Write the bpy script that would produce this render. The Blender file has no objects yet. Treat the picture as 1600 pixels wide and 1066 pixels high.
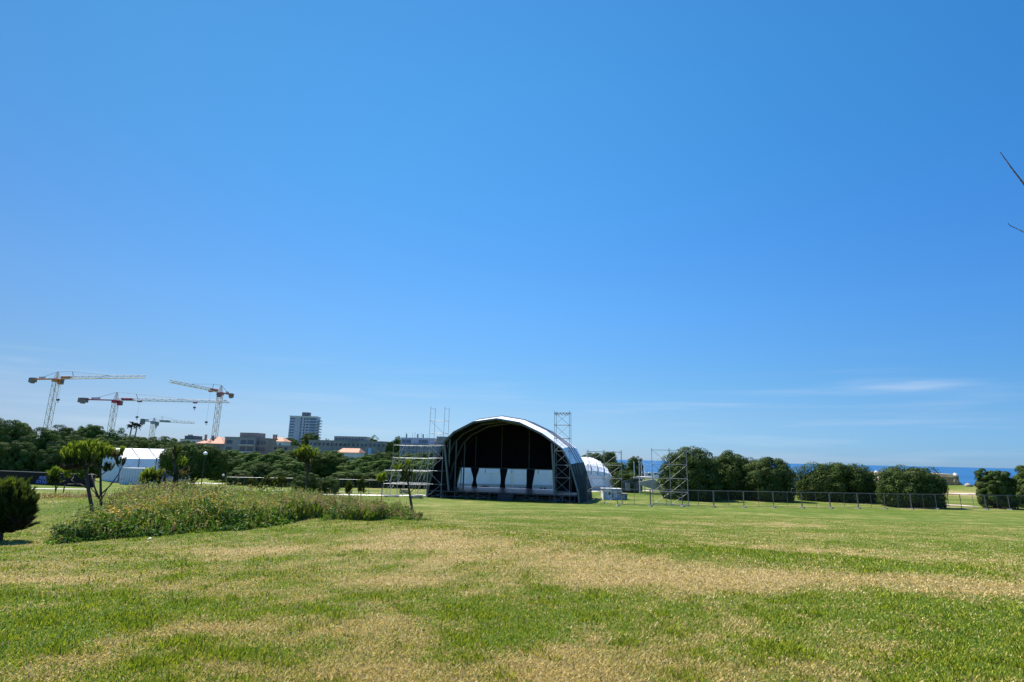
import bpy, math, random
import numpy as np
from mathutils import Vector, Matrix, Quaternion

SC = bpy.context.scene
COL = SC.collection
R = math.radians
rng = np.random.default_rng(7)
random.seed(7)

# ------------------------------------------------------------------ camera
FPX = 850.0                       # focal length in pixels of the 1600 px wide photograph
PITCH = math.atan(181.5 / FPX)
ROLL = math.atan(0.0221)
_r0 = np.array([1, 0, 0.]); FWD = np.array([0, math.cos(PITCH), math.sin(PITCH)])
_u0 = np.array([0, -math.sin(PITCH), math.cos(PITCH)])
CR = math.cos(ROLL) * _r0 + math.sin(ROLL) * _u0
CU = -math.sin(ROLL) * _r0 + math.cos(ROLL) * _u0
cam = bpy.data.cameras.new("camera"); camo = bpy.data.objects.new("camera", cam); COL.objects.link(camo)
cam.sensor_width = 36; cam.lens = FPX / 1600 * 36
cam.clip_start = 0.1; cam.clip_end = 80000
camo.matrix_world = Matrix(((CR[0], CU[0], -FWD[0], 0), (CR[1], CU[1], -FWD[1], 0), (CR[2], CU[2], -FWD[2], 0), (0, 0, 0, 1)))
SC.camera = camo
SC.render.resolution_x = 1024; SC.render.resolution_y = 682

# ------------------------------------------------------------------ sky, sun, exposure
SUN_EL, SUN_AZ = R(56), R(-42)     # azimuth from the view direction (+Y), negative = to the left
wd = bpy.data.worlds.new("World"); SC.world = wd; wd.use_nodes = True
nt = wd.node_tree; nt.nodes.clear()
N = nt.nodes.new; LK = nt.links.new
out = N("ShaderNodeOutputWorld"); bg = N("ShaderNodeBackground"); sky = N("ShaderNodeTexSky")
sky.sky_type = 'NISHITA'; sky.sun_disc = False; sky.sun_elevation = SUN_EL; sky.sun_rotation = SUN_AZ
sky.altitude = 20; sky.air_density = 1.0; sky.dust_density = 0.0; sky.ozone_density = 2.0
bg.inputs['Strength'].default_value = 0.0545
tc = N("ShaderNodeTexCoord"); sep = N("ShaderNodeSeparateXYZ"); LK(tc.outputs['Generated'], sep.inputs[0])
# camera white balance and the clear ocean air: the sky's colour weighted by height above the horizon and by side
rpz = N("ShaderNodeValToRGB"); LK(sep.outputs[2], rpz.inputs[0]); el_ = rpz.color_ramp.elements
stops = [(.0, (.40, .60, 1.13)), (.03, (.45, .68, 1.13)), (.077, (.54, .753, 1.058)), (.131, (.522, .835, 1.105)), (.247, (.547, 1.005, 1.348)), (.355, (.513, 1.093, 1.483)), (.46, (.483, 1.197, 1.555)), (.59, (.487, 1.278, 1.61)), (1.0, (.55, 1.3, 1.69))]
el_[0].position = 0.0; el_[0].color = (*[c / 2 for c in stops[0][1]], 1); el_[1].position = 1.0; el_[1].color = (*[c / 2 for c in stops[-1][1]], 1)
for p_, c_ in stops[1:-1]: q_ = el_.new(p_); q_.color = (*[c / 2 for c in c_], 1)
sq = N("ShaderNodeMath"); sq.operation = 'MULTIPLY'; LK(sep.outputs[0], sq.inputs[0]); LK(sep.outputs[0], sq.inputs[1])
def v3(src, coef, add):
    c_ = N("ShaderNodeCombineXYZ"); [LK(src, c_.inputs[k]) for k in range(3)]
    m3 = N("ShaderNodeVectorMath"); m3.operation = 'MULTIPLY_ADD'; LK(c_.outputs[0], m3.inputs[0]); m3.inputs[1].default_value = coef
    if isinstance(add, tuple): m3.inputs[2].default_value = add
    else: LK(add, m3.inputs[2])
    return m3
bk = N("ShaderNodeMapRange"); bk.inputs[1].default_value = 0.1; bk.inputs[2].default_value = -0.7; LK(sep.outputs[1], bk.inputs[0])   # blue and green added behind the camera for cool fill on shaded walls
side = v3(sep.outputs[0], (-.336, .176, .44), v3(sq.outputs[0], (-.80, -.70, -.44), v3(bk.outputs[0], (.0, .35, .9), (2, 2, 2)).outputs[0]).outputs[0])
t1 = N("ShaderNodeVectorMath"); t1.operation = 'MULTIPLY'; LK(rpz.outputs[0], t1.inputs[0]); LK(side.outputs[0], t1.inputs[1])
hs = N("ShaderNodeVectorMath"); hs.operation = 'MULTIPLY'; LK(sky.outputs[0], hs.inputs[0]); LK(t1.outputs[0], hs.inputs[1])
# thin cirrus low over the horizon
mp = N("ShaderNodeMapping"); mp.inputs['Scale'].default_value = (2.2, 2.2, 34); LK(tc.outputs['Generated'], mp.inputs[0])
mp.inputs['Rotation'].default_value = (0.0, R(2.0), 0)
nz = N("ShaderNodeTexNoise"); nz.inputs['Scale'].default_value = 1.6; nz.inputs['Detail'].default_value = 6; nz.inputs['Roughness'].default_value = 0.52
LK(mp.outputs[0], nz.inputs['Vector'])
cr = N("ShaderNodeMapRange"); cr.inputs[1].default_value = 0.53; cr.inputs[2].default_value = 0.85; LK(nz.outputs[0], cr.inputs[0])
band = N("ShaderNodeMapRange"); band.interpolation_type = 'SMOOTHSTEP'
band.inputs[1].default_value = 0.20; band.inputs[2].default_value = 0.06; LK(sep.outputs[2], band.inputs[0])
mul = N("ShaderNodeMath"); mul.operation = 'MULTIPLY'; LK(cr.outputs[0], mul.inputs[0]); LK(band.outputs[0], mul.inputs[1])
mul2 = N("ShaderNodeMath"); mul2.operation = 'MULTIPLY'; mul2.inputs[1].default_value = 0.3; LK(mul.outputs[0], mul2.inputs[0])
def mathn(op, a, b=None):
    n_ = N("ShaderNodeMath"); n_.operation = op
    for i_, q_ in enumerate((a, b)):
        if q_ is None: continue
        if hasattr(q_, 'links'): LK(q_, n_.inputs[i_])
        else: n_.inputs[i_].default_value = q_
    return n_.outputs[0]
azn = mathn('ARCTAN2', sep.outputs[0], sep.outputs[1])
acc = mul2.outputs[0]
nzb = N("ShaderNodeMapRange"); nzb.inputs[1].default_value = 0.36; nzb.inputs[2].default_value = 0.68; LK(nz.outputs[0], nzb.inputs[0])
for (a0, z0, wa, wz, tilt, amt) in ((.628, .1185, .062, .0085, -.03, .42), (.49, .111, .13, .0045, -.035, .38), (.36, .096, .10, .003, -.02, .22), (.33, .062, .05, .003, 0, .22), (.72, .098, .05, .004, -.03, .3), (-.76, .088, .05, .010, 0, .40), (-.60, .028, .05, .006, 0, .35), (-.74, .115, .02, .004, 0, .3), (-.57, .035, .10, .008, 0, .28)):
    da = mathn('SUBTRACT', azn, a0); dz = mathn('SUBTRACT', mathn('SUBTRACT', sep.outputs[2], z0), mathn('MULTIPLY', da, tilt))
    e2 = mathn('ADD', mathn('POWER', mathn('ABSOLUTE', mathn('DIVIDE', da, wa)), 2.0), mathn('POWER', mathn('ABSOLUTE', mathn('DIVIDE', dz, wz)), 2.0))
    acc = mathn('ADD', acc, mathn('MULTIPLY', mathn('MULTIPLY', mathn('EXPONENT', mathn('MULTIPLY', e2, -1.0)), amt), nzb.outputs[0]))
mx = N("ShaderNodeMix"); mx.data_type = 'RGBA'; mx.inputs['B'].default_value = (6.2, 7.2, 8.6, 1)
LK(acc, mx.inputs['Factor']); LK(hs.outputs[0], mx.inputs['A'])
LK(mx.outputs['Result'], bg.inputs['Color']); LK(bg.outputs[0], out.inputs[0])
sl = bpy.data.lights.new("sun", 'SUN'); sl.energy = 5.0; sl.angle = R(0.53); sl.color = (1, 0.96, 0.90)
so = bpy.data.objects.new("sun", sl); COL.objects.link(so)
sd = Vector((math.cos(SUN_EL) * math.sin(SUN_AZ), math.cos(SUN_EL) * math.cos(SUN_AZ), math.sin(SUN_EL)))
so.rotation_euler = sd.to_track_quat('Z', 'Y').to_euler()
SC.view_settings.view_transform = 'Standard'; SC.view_settings.look = 'None'
SC.view_settings.exposure = 1.0; SC.view_settings.gamma = 1.0
SC.cycles.max_bounces = 6; SC.cycles.transparent_max_bounces = 8

# ------------------------------------------------------------------ maths helpers
def ray(px, py):
    return FWD + (px - 800) / FPX * CR - (py - 533) / FPX * CU
def P(px, py, Y):
    d = ray(px, py); return d * (Y / d[1])
def sstep(a, b, x):
    t = np.clip((np.asarray(x, float) - a) / (b - a), 0, 1); return t * t * (3 - 2 * t)
def _h(ix, iy, s):
    v = np.sin(ix * 127.1 + iy * 311.7 + s * 74.7) * 43758.5453
    return v - np.floor(v)
def vnoise(x, y, s=0):
    x = np.asarray(x, float); y = np.asarray(y, float)
    ix = np.floor(x); iy = np.floor(y); fx = x - ix; fy = y - iy
    fx = fx * fx * (3 - 2 * fx); fy = fy * fy * (3 - 2 * fy)
    a = _h(ix, iy, s); b = _h(ix + 1, iy, s); c = _h(ix, iy + 1, s); d = _h(ix + 1, iy + 1, s)
    return (a * (1 - fx) + b * fx) * (1 - fy) + (c * (1 - fx) + d * fx) * fy
def fbm(x, y, s=0, o=4):
    t = 0; a = 0.5; n = 0
    for k in range(o):
        t = t + a * vnoise(x * 2 ** k, y * 2 ** k, s + k * 3.3); n += a; a *= 0.55
    return t / n
def H(x, y):
    x = np.asarray(x, float); y = np.asarray(y, float)
    k = 6.0
    ys = 74 - k * np.log1p(np.exp(np.clip((74 - y) / k, -40, 40)))
    ys = np.where(y < -20, -20 + 0 * y, ys)
    z = -1.65 - 0.058 * ys
    z = z + 0.90 * np.exp(-((x + 18.5) / 9.8) ** 2 - ((y - 28) / 6.5) ** 2)
    yr = np.interp(x, [-12, -9, -5, -1, 3, 6, 10, 16], [23.5, 22, 20, 17, 14.5, 13.2, 12.2, 11.4])      # crest of the low ridge running down to the right
    hr = np.interp(x, [-14, -9, -4, 1, 5, 10, 16, 22], [.0, .30, .52, .50, .42, .30, .16, .0])
    z = z + hr * np.exp(-((y - yr) / np.where(y < yr, 4.6, 2.3)) ** 2)
    q = x / np.maximum(y, 1.0)
    z = z + 5.0 * sstep(125, 330, y) * (1 - sstep(0.08, 0.24, q))
    z = z - 20.0 * sstep(188, 250, y) * sstep(0.10, 0.21, q)
    z = z + 0.10 * (fbm(x / 5, y / 5, 3, 3) - 0.5) * sstep(2, 8, y)
    z = z + 0.9 * np.exp(-((x - 128) / 13) ** 2 - ((y - 160) / 9) ** 2)
    return z
def Hs(x, y): return float(H(np.array([x]), np.array([y]))[0])
def G(px, py, far=400):
    d = ray(px, py); t = np.concatenate([np.linspace(1.5, 40, 1500), np.linspace(40, far, 3000)])
    p = d[None, :] * t[:, None]
    below = p[:, 2] < H(p[:, 0], p[:, 1])
    i = int(np.argmax(below)) if below.any() else len(t) - 1
    q = p[i]; return np.array([q[0], q[1], Hs(q[0], q[1])])
def at_ground(px, Y):
    """ground point at depth Y under picture column px (column taken near the horizon)"""
    q = P(px, 740, Y); return np.array([q[0], Y, Hs(q[0], Y)])
def nrm(v):
    v = np.asarray(v, float); return v / max(np.linalg.norm(v), 1e-9)

# ------------------------------------------------------------------ materials
def mat(name, color, rough=0.6, metal=0.0, spec=0.4, noise=0.0, nscale=3.0, bump=0.0, bscale=20.0, transl=0.0):
    m = bpy.data.materials.new(name); m.use_nodes = True
    t = m.node_tree; b = t.nodes['Principled BSDF']
    b.inputs['Base Color'].default_value = (*color, 1); b.inputs['Roughness'].default_value = rough
    b.inputs['Metallic'].default_value = metal; b.inputs['Specular IOR Level'].default_value = spec
    o = t.nodes['Material Output']
    if noise > 0 or bump > 0:
        g = t.nodes.new("ShaderNodeTexCoord")
    if noise > 0:
        n = t.nodes.new("ShaderNodeTexNoise"); n.inputs['Scale'].default_value = nscale; n.inputs['Detail'].default_value = 6
        t.links.new(g.outputs['Object'], n.inputs['Vector'])
        r = t.nodes.new("ShaderNodeValToRGB")
        r.color_ramp.elements[0].position = 0.3; r.color_ramp.elements[1].position = 0.7
        r.color_ramp.elements[0].color = (*[c * (1 - noise) for c in color], 1)
        r.color_ramp.elements[1].color = (*[min(1, c * (1 + noise)) for c in color], 1)
        t.links.new(n.outputs[0], r.inputs[0]); t.links.new(r.outputs[0], b.inputs['Base Color'])
    if bump > 0:
        n2 = t.nodes.new("ShaderNodeTexNoise"); n2.inputs['Scale'].default_value = bscale; n2.inputs['Detail'].default_value = 5
        t.links.new(g.outputs['Object'], n2.inputs['Vector'])
        bp = t.nodes.new("ShaderNodeBump"); bp.inputs['Strength'].default_value = bump; bp.inputs['Distance'].default_value = 0.05
        t.links.new(n2.outputs[0], bp.inputs['Height']); t.links.new(bp.outputs[0], b.inputs['Normal'])
    if transl > 0:
        tr = t.nodes.new("ShaderNodeBsdfTranslucent"); tr.inputs['Color'].default_value = (*color, 1)
        ms = t.nodes.new("ShaderNodeMixShader"); ms.inputs[0].default_value = transl
        t.links.new(b.outputs[0], ms.inputs[1]); t.links.new(tr.outputs[0], ms.inputs[2]); t.links.new(ms.outputs[0], o.inputs[0])
    return m
def leafmat(name, transl=0.3, rough=0.5, spec=0.35, warm=(1.15, 1.2, 0.6)):
    """foliage: every leaf carries its own base colour in the face attribute 'col'"""
    m = bpy.data.materials.new(name); m.use_nodes = True
    t = m.node_tree; b = t.nodes['Principled BSDF']; o = t.nodes['Material Output']
    a = t.nodes.new("ShaderNodeAttribute"); a.attribute_name = 'col'
    t.links.new(a.outputs['Color'], b.inputs['Base Color'])
    b.inputs['Roughness'].default_value = rough; b.inputs['Specular IOR Level'].default_value = spec
    tr = t.nodes.new("ShaderNodeBsdfTranslucent")
    vm = t.nodes.new("ShaderNodeVectorMath"); vm.operation = 'MULTIPLY'; vm.inputs[1].default_value = warm
    t.links.new(a.outputs['Color'], vm.inputs[0]); t.links.new(vm.outputs[0], tr.inputs['Color'])
    ms = t.nodes.new("ShaderNodeMixShader"); ms.inputs[0].default_value = transl
    t.links.new(b.outputs[0], ms.inputs[1]); t.links.new(tr.outputs[0], ms.inputs[2]); t.links.new(ms.outputs[0], o.inputs[0])
    return m
M = {}
M['leaf'] = leafmat('leaf', 0.08, 0.8, 0.06)
M['needle'] = leafmat('needle', 0.45, 0.5, 0.25)
M['grass'] = leafmat('grass_blade', 0.3, 0.6, 0.2, (1.1, 1.15, 0.7))
M['weed'] = leafmat('weed_leaf', 0.35, 0.6, 0.2)
M['bark'] = mat('bark', (0.075, 0.052, 0.036), 0.9, noise=0.4, nscale=9, bump=0.6, bscale=25)
M['barkgrey'] = mat('grey_bark', (0.16, 0.14, 0.12), 0.9, noise=0.4, nscale=9)
M['steel'] = mat('galvanised_steel', (0.20, 0.21, 0.215), 0.5, 0.3, noise=0.2, nscale=2)
M['steellight'] = mat('bright_galvanised_tube', (0.38, 0.39, 0.39), 0.5, 0.3)
M['steeldark'] = mat('dull_fence_steel', (0.16, 0.165, 0.17), 0.5, 0.6)
M['wire'] = mat('fence_wire', (0.12, 0.125, 0.13), 0.5, 0.6)
M['rib'] = mat('arch_aluminium', (0.17, 0.185, 0.165), 0.45, 0.5, noise=0.15)
M['white'] = mat('white_pvc', (0.80, 0.81, 0.82), 0.42, noise=0.05, nscale=0.6)
M['tentwall_shade'] = mat('white_pvc_wall_blue_shade', (0.72, 0.80, 0.93), 0.4, noise=0.05, nscale=0.6)  # white PVC with the blue of sky-lit shade put into its colour
M['skirt'] = mat('grey_skirt', (0.50, 0.52, 0.53), 0.5)
M['seam'] = mat('tent_seam', (0.22, 0.25, 0.3), 0.5)
M['black'] = mat('black_cloth', (0.008, 0.0085, 0.010), 0.9, spec=0.1, noise=0.3, nscale=1.2)
M['drape'] = mat('black_drape', (0.022, 0.02, 0.022), 0.85, spec=0.2)
M['deck'] = mat('stage_deck_ply', (0.026, 0.028, 0.034), 0.45, noise=0.3, nscale=1.5)
M['clad'] = mat('dark_green_cladding', (0.028, 0.042, 0.042), 0.9, spec=0.08, noise=0.3, nscale=0.8)
M['craneW'] = mat('crane_paint_pale', (0.62, 0.57, 0.50), 0.5)
M['craneR'] = mat('crane_paint_red', (0.42, 0.10, 0.05), 0.5)
M['craneM'] = mat('crane_paint_crimson', (0.36, 0.03, 0.06), 0.5)
M['craneO'] = mat('crane_paint_orange', (0.55, 0.20, 0.06), 0.5)
M['craneB'] = mat('crane_cable', (0.08, 0.10, 0.14), 0.6)
M['craneG'] = mat('crane_paint_grey', (0.22, 0.24, 0.27), 0.5)
M['cw'] = mat('concrete_counterweight', (0.20, 0.185, 0.175), 0.85, noise=0.2)
M['glass'] = mat('window_glass', (0.035, 0.05, 0.075), 0.12, 0.0, spec=0.7)
M['glassb'] = mat('blue_glazing', (0.06, 0.10, 0.16), 0.15, 0.0, spec=0.7)
M['pink'] = mat('pale_pink_render_haze_tint', (0.46, 0.45, 0.53), 0.8, noise=0.08, nscale=0.2)  # pink render, its colour pushed to lilac in place of bluish haze
M['greyr'] = mat('grey_render', (0.25, 0.26, 0.255), 0.85, noise=0.12, nscale=0.3)
M['conc'] = mat('weathered_concrete', (0.26, 0.25, 0.23), 0.85, noise=0.25, nscale=0.4)
M['pale'] = mat('pale_render', (0.62, 0.62, 0.60), 0.8, noise=0.08, nscale=0.3)
M['brown'] = mat('brown_render', (0.26, 0.21, 0.185), 0.85, noise=0.12, nscale=0.3)
M['tile'] = mat('terracotta_tiles', (0.44, 0.20, 0.12), 0.8, noise=0.3, nscale=1.4)
M['darkroof'] = mat('dark_roof', (0.09, 0.10, 0.12), 0.7)
M['stone'] = mat('sandy_stone', (0.30, 0.25, 0.19), 0.9, noise=0.35, nscale=1.0, bump=0.5, bscale=3)
M['marble'] = mat('pale_stone', (0.60, 0.56, 0.49), 0.75, noise=0.15, nscale=2)
M['ramp'] = mat('pale_concrete', (0.46, 0.43, 0.40), 0.85, noise=0.15, nscale=1)
M['path'] = mat('pale_gravel', (0.58, 0.55, 0.49), 0.9, noise=0.15, nscale=1.5)
M['pinkpath'] = mat('pinkish_paving', (0.52, 0.40, 0.34), 0.9, noise=0.2, nscale=1.5)
M['hoard'] = mat('black_scrim', (0.006, 0.007, 0.011), 0.7, spec=0.2)
M['letter'] = mat('blue_lettering', (0.17, 0.25, 0.62), 0.6)
M['lampw'] = mat('lamp_shade_white', (0.7, 0.72, 0.74), 0.4)
M['dark'] = mat('dark_metal', (0.03, 0.032, 0.035), 0.5, 0.3)
M['booth'] = mat('white_booth', (0.68, 0.69, 0.70), 0.5)
M['boothg'] = mat('grey_booth', (0.36, 0.38, 0.40), 0.5)
M['cfoot'] = mat('concrete_foot', (0.30, 0.29, 0.28), 0.9)
M['paper'] = mat('white_paper', (0.8, 0.8, 0.78), 0.8)
M['timber'] = mat('scaffold_boards', (0.20, 0.195, 0.185), 0.8, noise=0.3, nscale=2)
M['bluesign'] = mat('pale_blue_panel', (0.42, 0.56, 0.64), 0.5)
M['rubber'] = mat('rubber', (0.02, 0.02, 0.02), 0.8)
M['vanw'] = mat('van_paint', (0.7, 0.72, 0.74), 0.3)

# ------------------------------------------------------------------ object helpers
def tag(o, label=None, cat=None, group=None, kind=None):
    if label: o['label'] = label
    if cat: o['category'] = cat
    if group: o['group'] = group
    if kind: o['kind'] = kind
    return o
def thing(name, label, cat, loc=(0, 0, 0), group=None):
    o = bpy.data.objects.new(name, None); COL.objects.link(o); o.location = [float(c) for c in loc]
    o.empty_display_size = 0.2
    return tag(o, label, cat, group)
class MB:
    def __init__(s): s.v = []; s.f = []; s.m = []
    def add(s, vs, fs, mi=0):
        k = len(s.v); s.v += [tuple(float(c) for c in p) for p in vs]
        s.f += [[i + k for i in f] for f in fs]; s.m += [mi] * len(fs); return s
    def box(s, c, size, ax=None, mi=0):
        c = np.asarray(c, float); X, Y, Z = [np.asarray(a, float) for a in (ax or ((1, 0, 0), (0, 1, 0), (0, 0, 1)))]
        hx, hy, hz = [q / 2 for q in size]
        vs = [c + X * hx * a + Y * hy * b + Z * hz * d for d in (-1, 1) for b in (-1, 1) for a in (-1, 1)]
        return s.add(vs, [[0, 2, 3, 1], [4, 5, 7, 6], [0, 1, 5, 4], [2, 6, 7, 3], [0, 4, 6, 2], [1, 3, 7, 5]], mi)
    def sweep(s, pts, rad, n=6, mi=0, cap=True):
        pts = [np.asarray(p, float) for p in pts]
        if np.isscalar(rad): rad = [rad] * len(pts)
        rings = []; up = None
        for i, p in enumerate(pts):
            d = nrm(pts[min(i + 1, len(pts) - 1)] - pts[max(i - 1, 0)])
            if up is None:
                up = np.array([0, 0, 1.]) if abs(d[2]) < 0.9 else np.array([1., 0, 0])
            a = nrm(np.cross(d, up)); b = np.cross(a, d); up = b
            rings.append([p + rad[i] * (math.cos(2 * math.pi * k / n) * a + math.sin(2 * math.pi * k / n) * b) for k in range(n)])
        vs = [q for r_ in rings for q in r_]; fs = []
        for i in range(len(pts) - 1):
            for k in range(n):
                fs.append([i * n + k, i * n + (k + 1) % n, (i + 1) * n + (k + 1) % n, (i + 1) * n + k])
        if cap:
            fs.append(list(range(n))[::-1]); fs.append([(len(pts) - 1) * n + k for k in range(n)])
        return s.add(vs, fs, mi)
    def lathe(s, c, prof, n=12, mi=0):
        c = np.asarray(c, float); vs = []; fs = []
        for (r_, z) in prof:
            vs += [c + np.array([r_ * math.cos(2 * math.pi * k / n), r_ * math.sin(2 * math.pi * k / n), z]) for k in range(n)]
        for i in range(len(prof) - 1):
            for k in range(n):
                fs.append([i * n + k, i * n + (k + 1) % n, (i + 1) * n + (k + 1) % n, (i + 1) * n + k])
        fs.append(list(range(n))[::-1]); fs.append([(len(prof) - 1) * n + k for k in range(n)])
        return s.add(vs, fs, mi)
    def prism(s, poly, ext, mi=0):
        poly = [np.asarray(p, float) for p in poly]; e = np.asarray(ext, float); n = len(poly)
        fs = [list(range(n))[::-1], [n + k for k in range(n)]] + [[k, (k + 1) % n, n + (k + 1) % n, n + k] for k in range(n)]
        return s.add(poly + [p + e for p in poly], fs, mi)
    def build(s, name, mats, parent=None, smooth=False):
        o0 = np.zeros(3)
        q = parent
        while q is not None: o0 = o0 + np.array(q.location); q = q.parent
        me = bpy.data.meshes.new(name)
        me.from_pydata([tuple(np.array(p) - o0) for p in s.v], [], s.f)
        if not isinstance(mats, (list, tuple)): mats = [mats]
        for m_ in mats: me.materials.append(m_)
        if len(mats) > 1: me.polygons.foreach_set('material_index', s.m)
        if smooth: me.polygons.foreach_set('use_smooth', [True] * len(s.f))
        me.update()
        o = bpy.data.objects.new(name, me); COL.objects.link(o); o.parent = parent
        return o
def fastmesh(name, V, nper, m_, col=None, parent=None, smooth=False, link=True):
    """V: (nfaces*nper, 3) loose polygons of nper corners each; col: (nfaces, 3)"""
    V = np.asarray(V, np.float32).reshape(-1, 3); nf = len(V) // nper
    me = bpy.data.meshes.new(name); me.vertices.add(len(V)); me.vertices.foreach_set('co', V.ravel())
    me.loops.add(len(V)); me.loops.foreach_set('vertex_index', np.arange(len(V), dtype=np.int32))
    me.polygons.add(nf); me.polygons.foreach_set('loop_start', np.arange(0, len(V), nper, dtype=np.int32))
    me.polygons.foreach_set('loop_total', np.full(nf, nper, np.int32))
    me.materials.append(m_); me.update(calc_edges=True)
    if col is not None:
        a = me.attributes.new('col', 'FLOAT_COLOR', 'FACE')
        c4 = np.ones((nf, 4), np.float32); c4[:, :3] = np.clip(col, 0, 1); a.data.foreach_set('color', c4.ravel())
    o = bpy.data.objects.new(name, me); o.parent = parent
    if link: COL.objects.link(o)
    return o
def copy_tree(o, parent=None):
    c = o.copy(); COL.objects.link(c); c.parent = parent
    for ch in list(o.children): copy_tree(ch, c)
    return c
_u = MB().sweep([(0, 0, 0), (0, 0, 1)], 1.0, 6); _tube = bpy.data.meshes.new('tube'); _tube.from_pydata(_u.v, [], _u.f)
_tubes = {}
def pipe(name, p0, p1, r, m_, parent):
    """a straight tube as a part of its own (all share one mesh per material)"""
    if m_.name not in _tubes:
        t = _tube.copy(); t.name = 'tube_' + m_.name; t.materials.append(m_); _tubes[m_.name] = t
    o = bpy.data.objects.new(name, _tubes[m_.name]); COL.objects.link(o)
    p0 = Vector([float(c) for c in p0]); p1 = Vector([float(c) for c in p1]); d = p1 - p0
    o.parent = parent; org = Vector(parent.location) if parent else Vector((0, 0, 0))
    o.location = p0 - org; o.rotation_mode = 'QUATERNION'; o.rotation_quaternion = d.to_track_quat('Z', 'Y')
    o.scale = (r, r, d.length); return o

# ------------------------------------------------------------------ setting: ground, paths, sea
blobs = []
def blob(px, py, rx, ry, amt):
    c = G(px, py); a = G(px - rx, py); b = G(px + rx, py); d = G(px, py - ry); e = G(px, py + ry)
    blobs.append((c[0], c[1], abs(b[0] - a[0]) / 2, abs(d[1] - e[1]) / 2, amt))
for a in [(640, 838, 70, 14, .55), (720, 850, 90, 20, .62), (840, 868, 110, 22, .6), (960, 888, 120, 22, .6), (1110, 903, 130, 22, .46),
          (1040, 893, 90, 16, .3), (1200, 905, 110, 16, .34), (1310, 909, 130, 15, .4), (1440, 912, 130, 14, .38), (1560, 917, 90, 12, .36),
          (300, 868, 120, 10, .4), (430, 858, 110, 12, .36), (520, 885, 130, 16, .34), (90, 905, 110, 9, .42), (250, 925, 90, 9, .3), (580, 985, 110, 30, .38),
          (150, 1025, 80, 30, .35), (530, 1055, 90, 18, .5), (640, 900, 90, 14, .3), (1010, 985, 120, 24, .26), (860, 1040, 110, 22, .42), (330, 985, 60, 12, .22),
          (1130, 1045, 70, 14, .22), (1450, 1015, 90, 16, .2), (760, 930, 80, 14, .25), (1250, 975, 90, 10, .2), (1380, 870, 160, 6, .2),
          (1000, 835, 300, 5, .16), (1300, 822, 200, 4, .15), (700, 800, 90, 4, .25), (180, 880, 60, 6, .25), (50, 790, 40, 8, .2),
          (1080, 862, 170, 6, -.5), (1390, 885, 160, 7, -.45), (930, 965, 170, 24, -.42), (1330, 955, 190, 16, -.4), (440, 945, 130, 22, -.36),
          (110, 960, 120, 22, -.4), (730, 1010, 110, 26, -.38), (60, 1000, 90, 25, -.4), (1150, 1000, 120, 18, -.36), (1480, 985, 140, 22, -.36), (1500, 1050, 130, 20, -.4), (1510, 772, 60, 8, .35), (1400, 770, 200, 6, .2),
          (250, 960, 70, 14, -.3), (330, 880, 70, 6, -.3), (820, 985, 60, 14, -.3), (700, 1055, 60, 14, -.25), (1250, 1030, 90, 16, -.3), (240, 1040, 50, 18, -.25),
          (150, 855, 150, 5, -.2), (650, 870, 60, 6, -.3)]:
    blob(*a)
def dryness(x, y):
    d = 0.44 + 0.8 * (fbm(x / 2.6, y / 2.6, 11, 4) - 0.5) + 0.95 * (fbm(x / 0.5, y / 0.5, 5, 3) - 0.5) + 0.5 * (fbm(x / 14, y / 3.0, 31, 3) - 0.5) * sstep(18, 40, y)
    br = .36 + .85 * fbm(x / .9, y / .6, 91, 4)
    for (cx, cy, rx, ry, am) in blobs:
        d = d + ((br + .2 if am >= .32 else br) if am > 0 else .62) * am * np.exp(-((x - cx) / rx) ** 2 - ((y - cy) / ry) ** 2)
    return d
gx = np.concatenate([-np.geomspace(6500, 64, 46), np.arange(-62, 62.01, 0.62), np.geomspace(64, 6500, 46)])
gy = np.concatenate([-np.geomspace(400, 8, 12), np.arange(-6, 100, 0.62), np.geomspace(100.5, 7000, 90)])
XX, YY = np.meshgrid(gx, gy); ZZ = H(XX, YY)
nx, ny = len(gx), len(gy)
gv = np.stack([XX, YY, ZZ], -1).reshape(-1, 3)
ii = (np.arange(ny - 1)[:, None] * nx + np.arange(nx - 1)[None, :]).ravel()
gf = np.stack([ii, ii + 1, ii + nx + 1, ii + nx], 1)
me = bpy.data.meshes.new('ground'); me.vertices.add(len(gv)); me.vertices.foreach_set('co', gv.astype(np.float32).ravel())
me.loops.add(gf.size); me.loops.foreach_set('vertex_index', gf.astype(np.int32).ravel())
me.polygons.add(len(gf)); me.polygons.foreach_set('loop_start', np.arange(0, gf.size, 4, dtype=np.int32)); me.polygons.foreach_set('loop_total', np.full(len(gf), 4, np.int32))
me.polygons.foreach_set('use_smooth', np.ones(len(gf), bool)); me.update(calc_edges=True)
at_ = me.attributes.new('dry', 'FLOAT', 'POINT'); at_.data.foreach_set('value', np.clip(dryness(gv[:, 0], gv[:, 1]), 0, 1).astype(np.float32))
GREENS = np.array([[.20, .27, .016], [.27, .315, .024], [.115, .185, .012], [.34, .35, .045]])
STRAWS = np.array([[.50, .38, .16], [.43, .31, .12], [.58, .47, .23], [.35, .26, .095]])
gm = bpy.data.materials.new('meadow_ground'); gm.use_nodes = True; t = gm.node_tree; b = t.nodes['Principled BSDF']
b.inputs['Roughness'].default_value = 0.9; b.inputs['Specular IOR Level'].default_value = 0.1
ge = t.nodes.new("ShaderNodeNewGeometry"); a = t.nodes.new("ShaderNodeAttribute"); a.attribute_name = 'dry'
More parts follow.
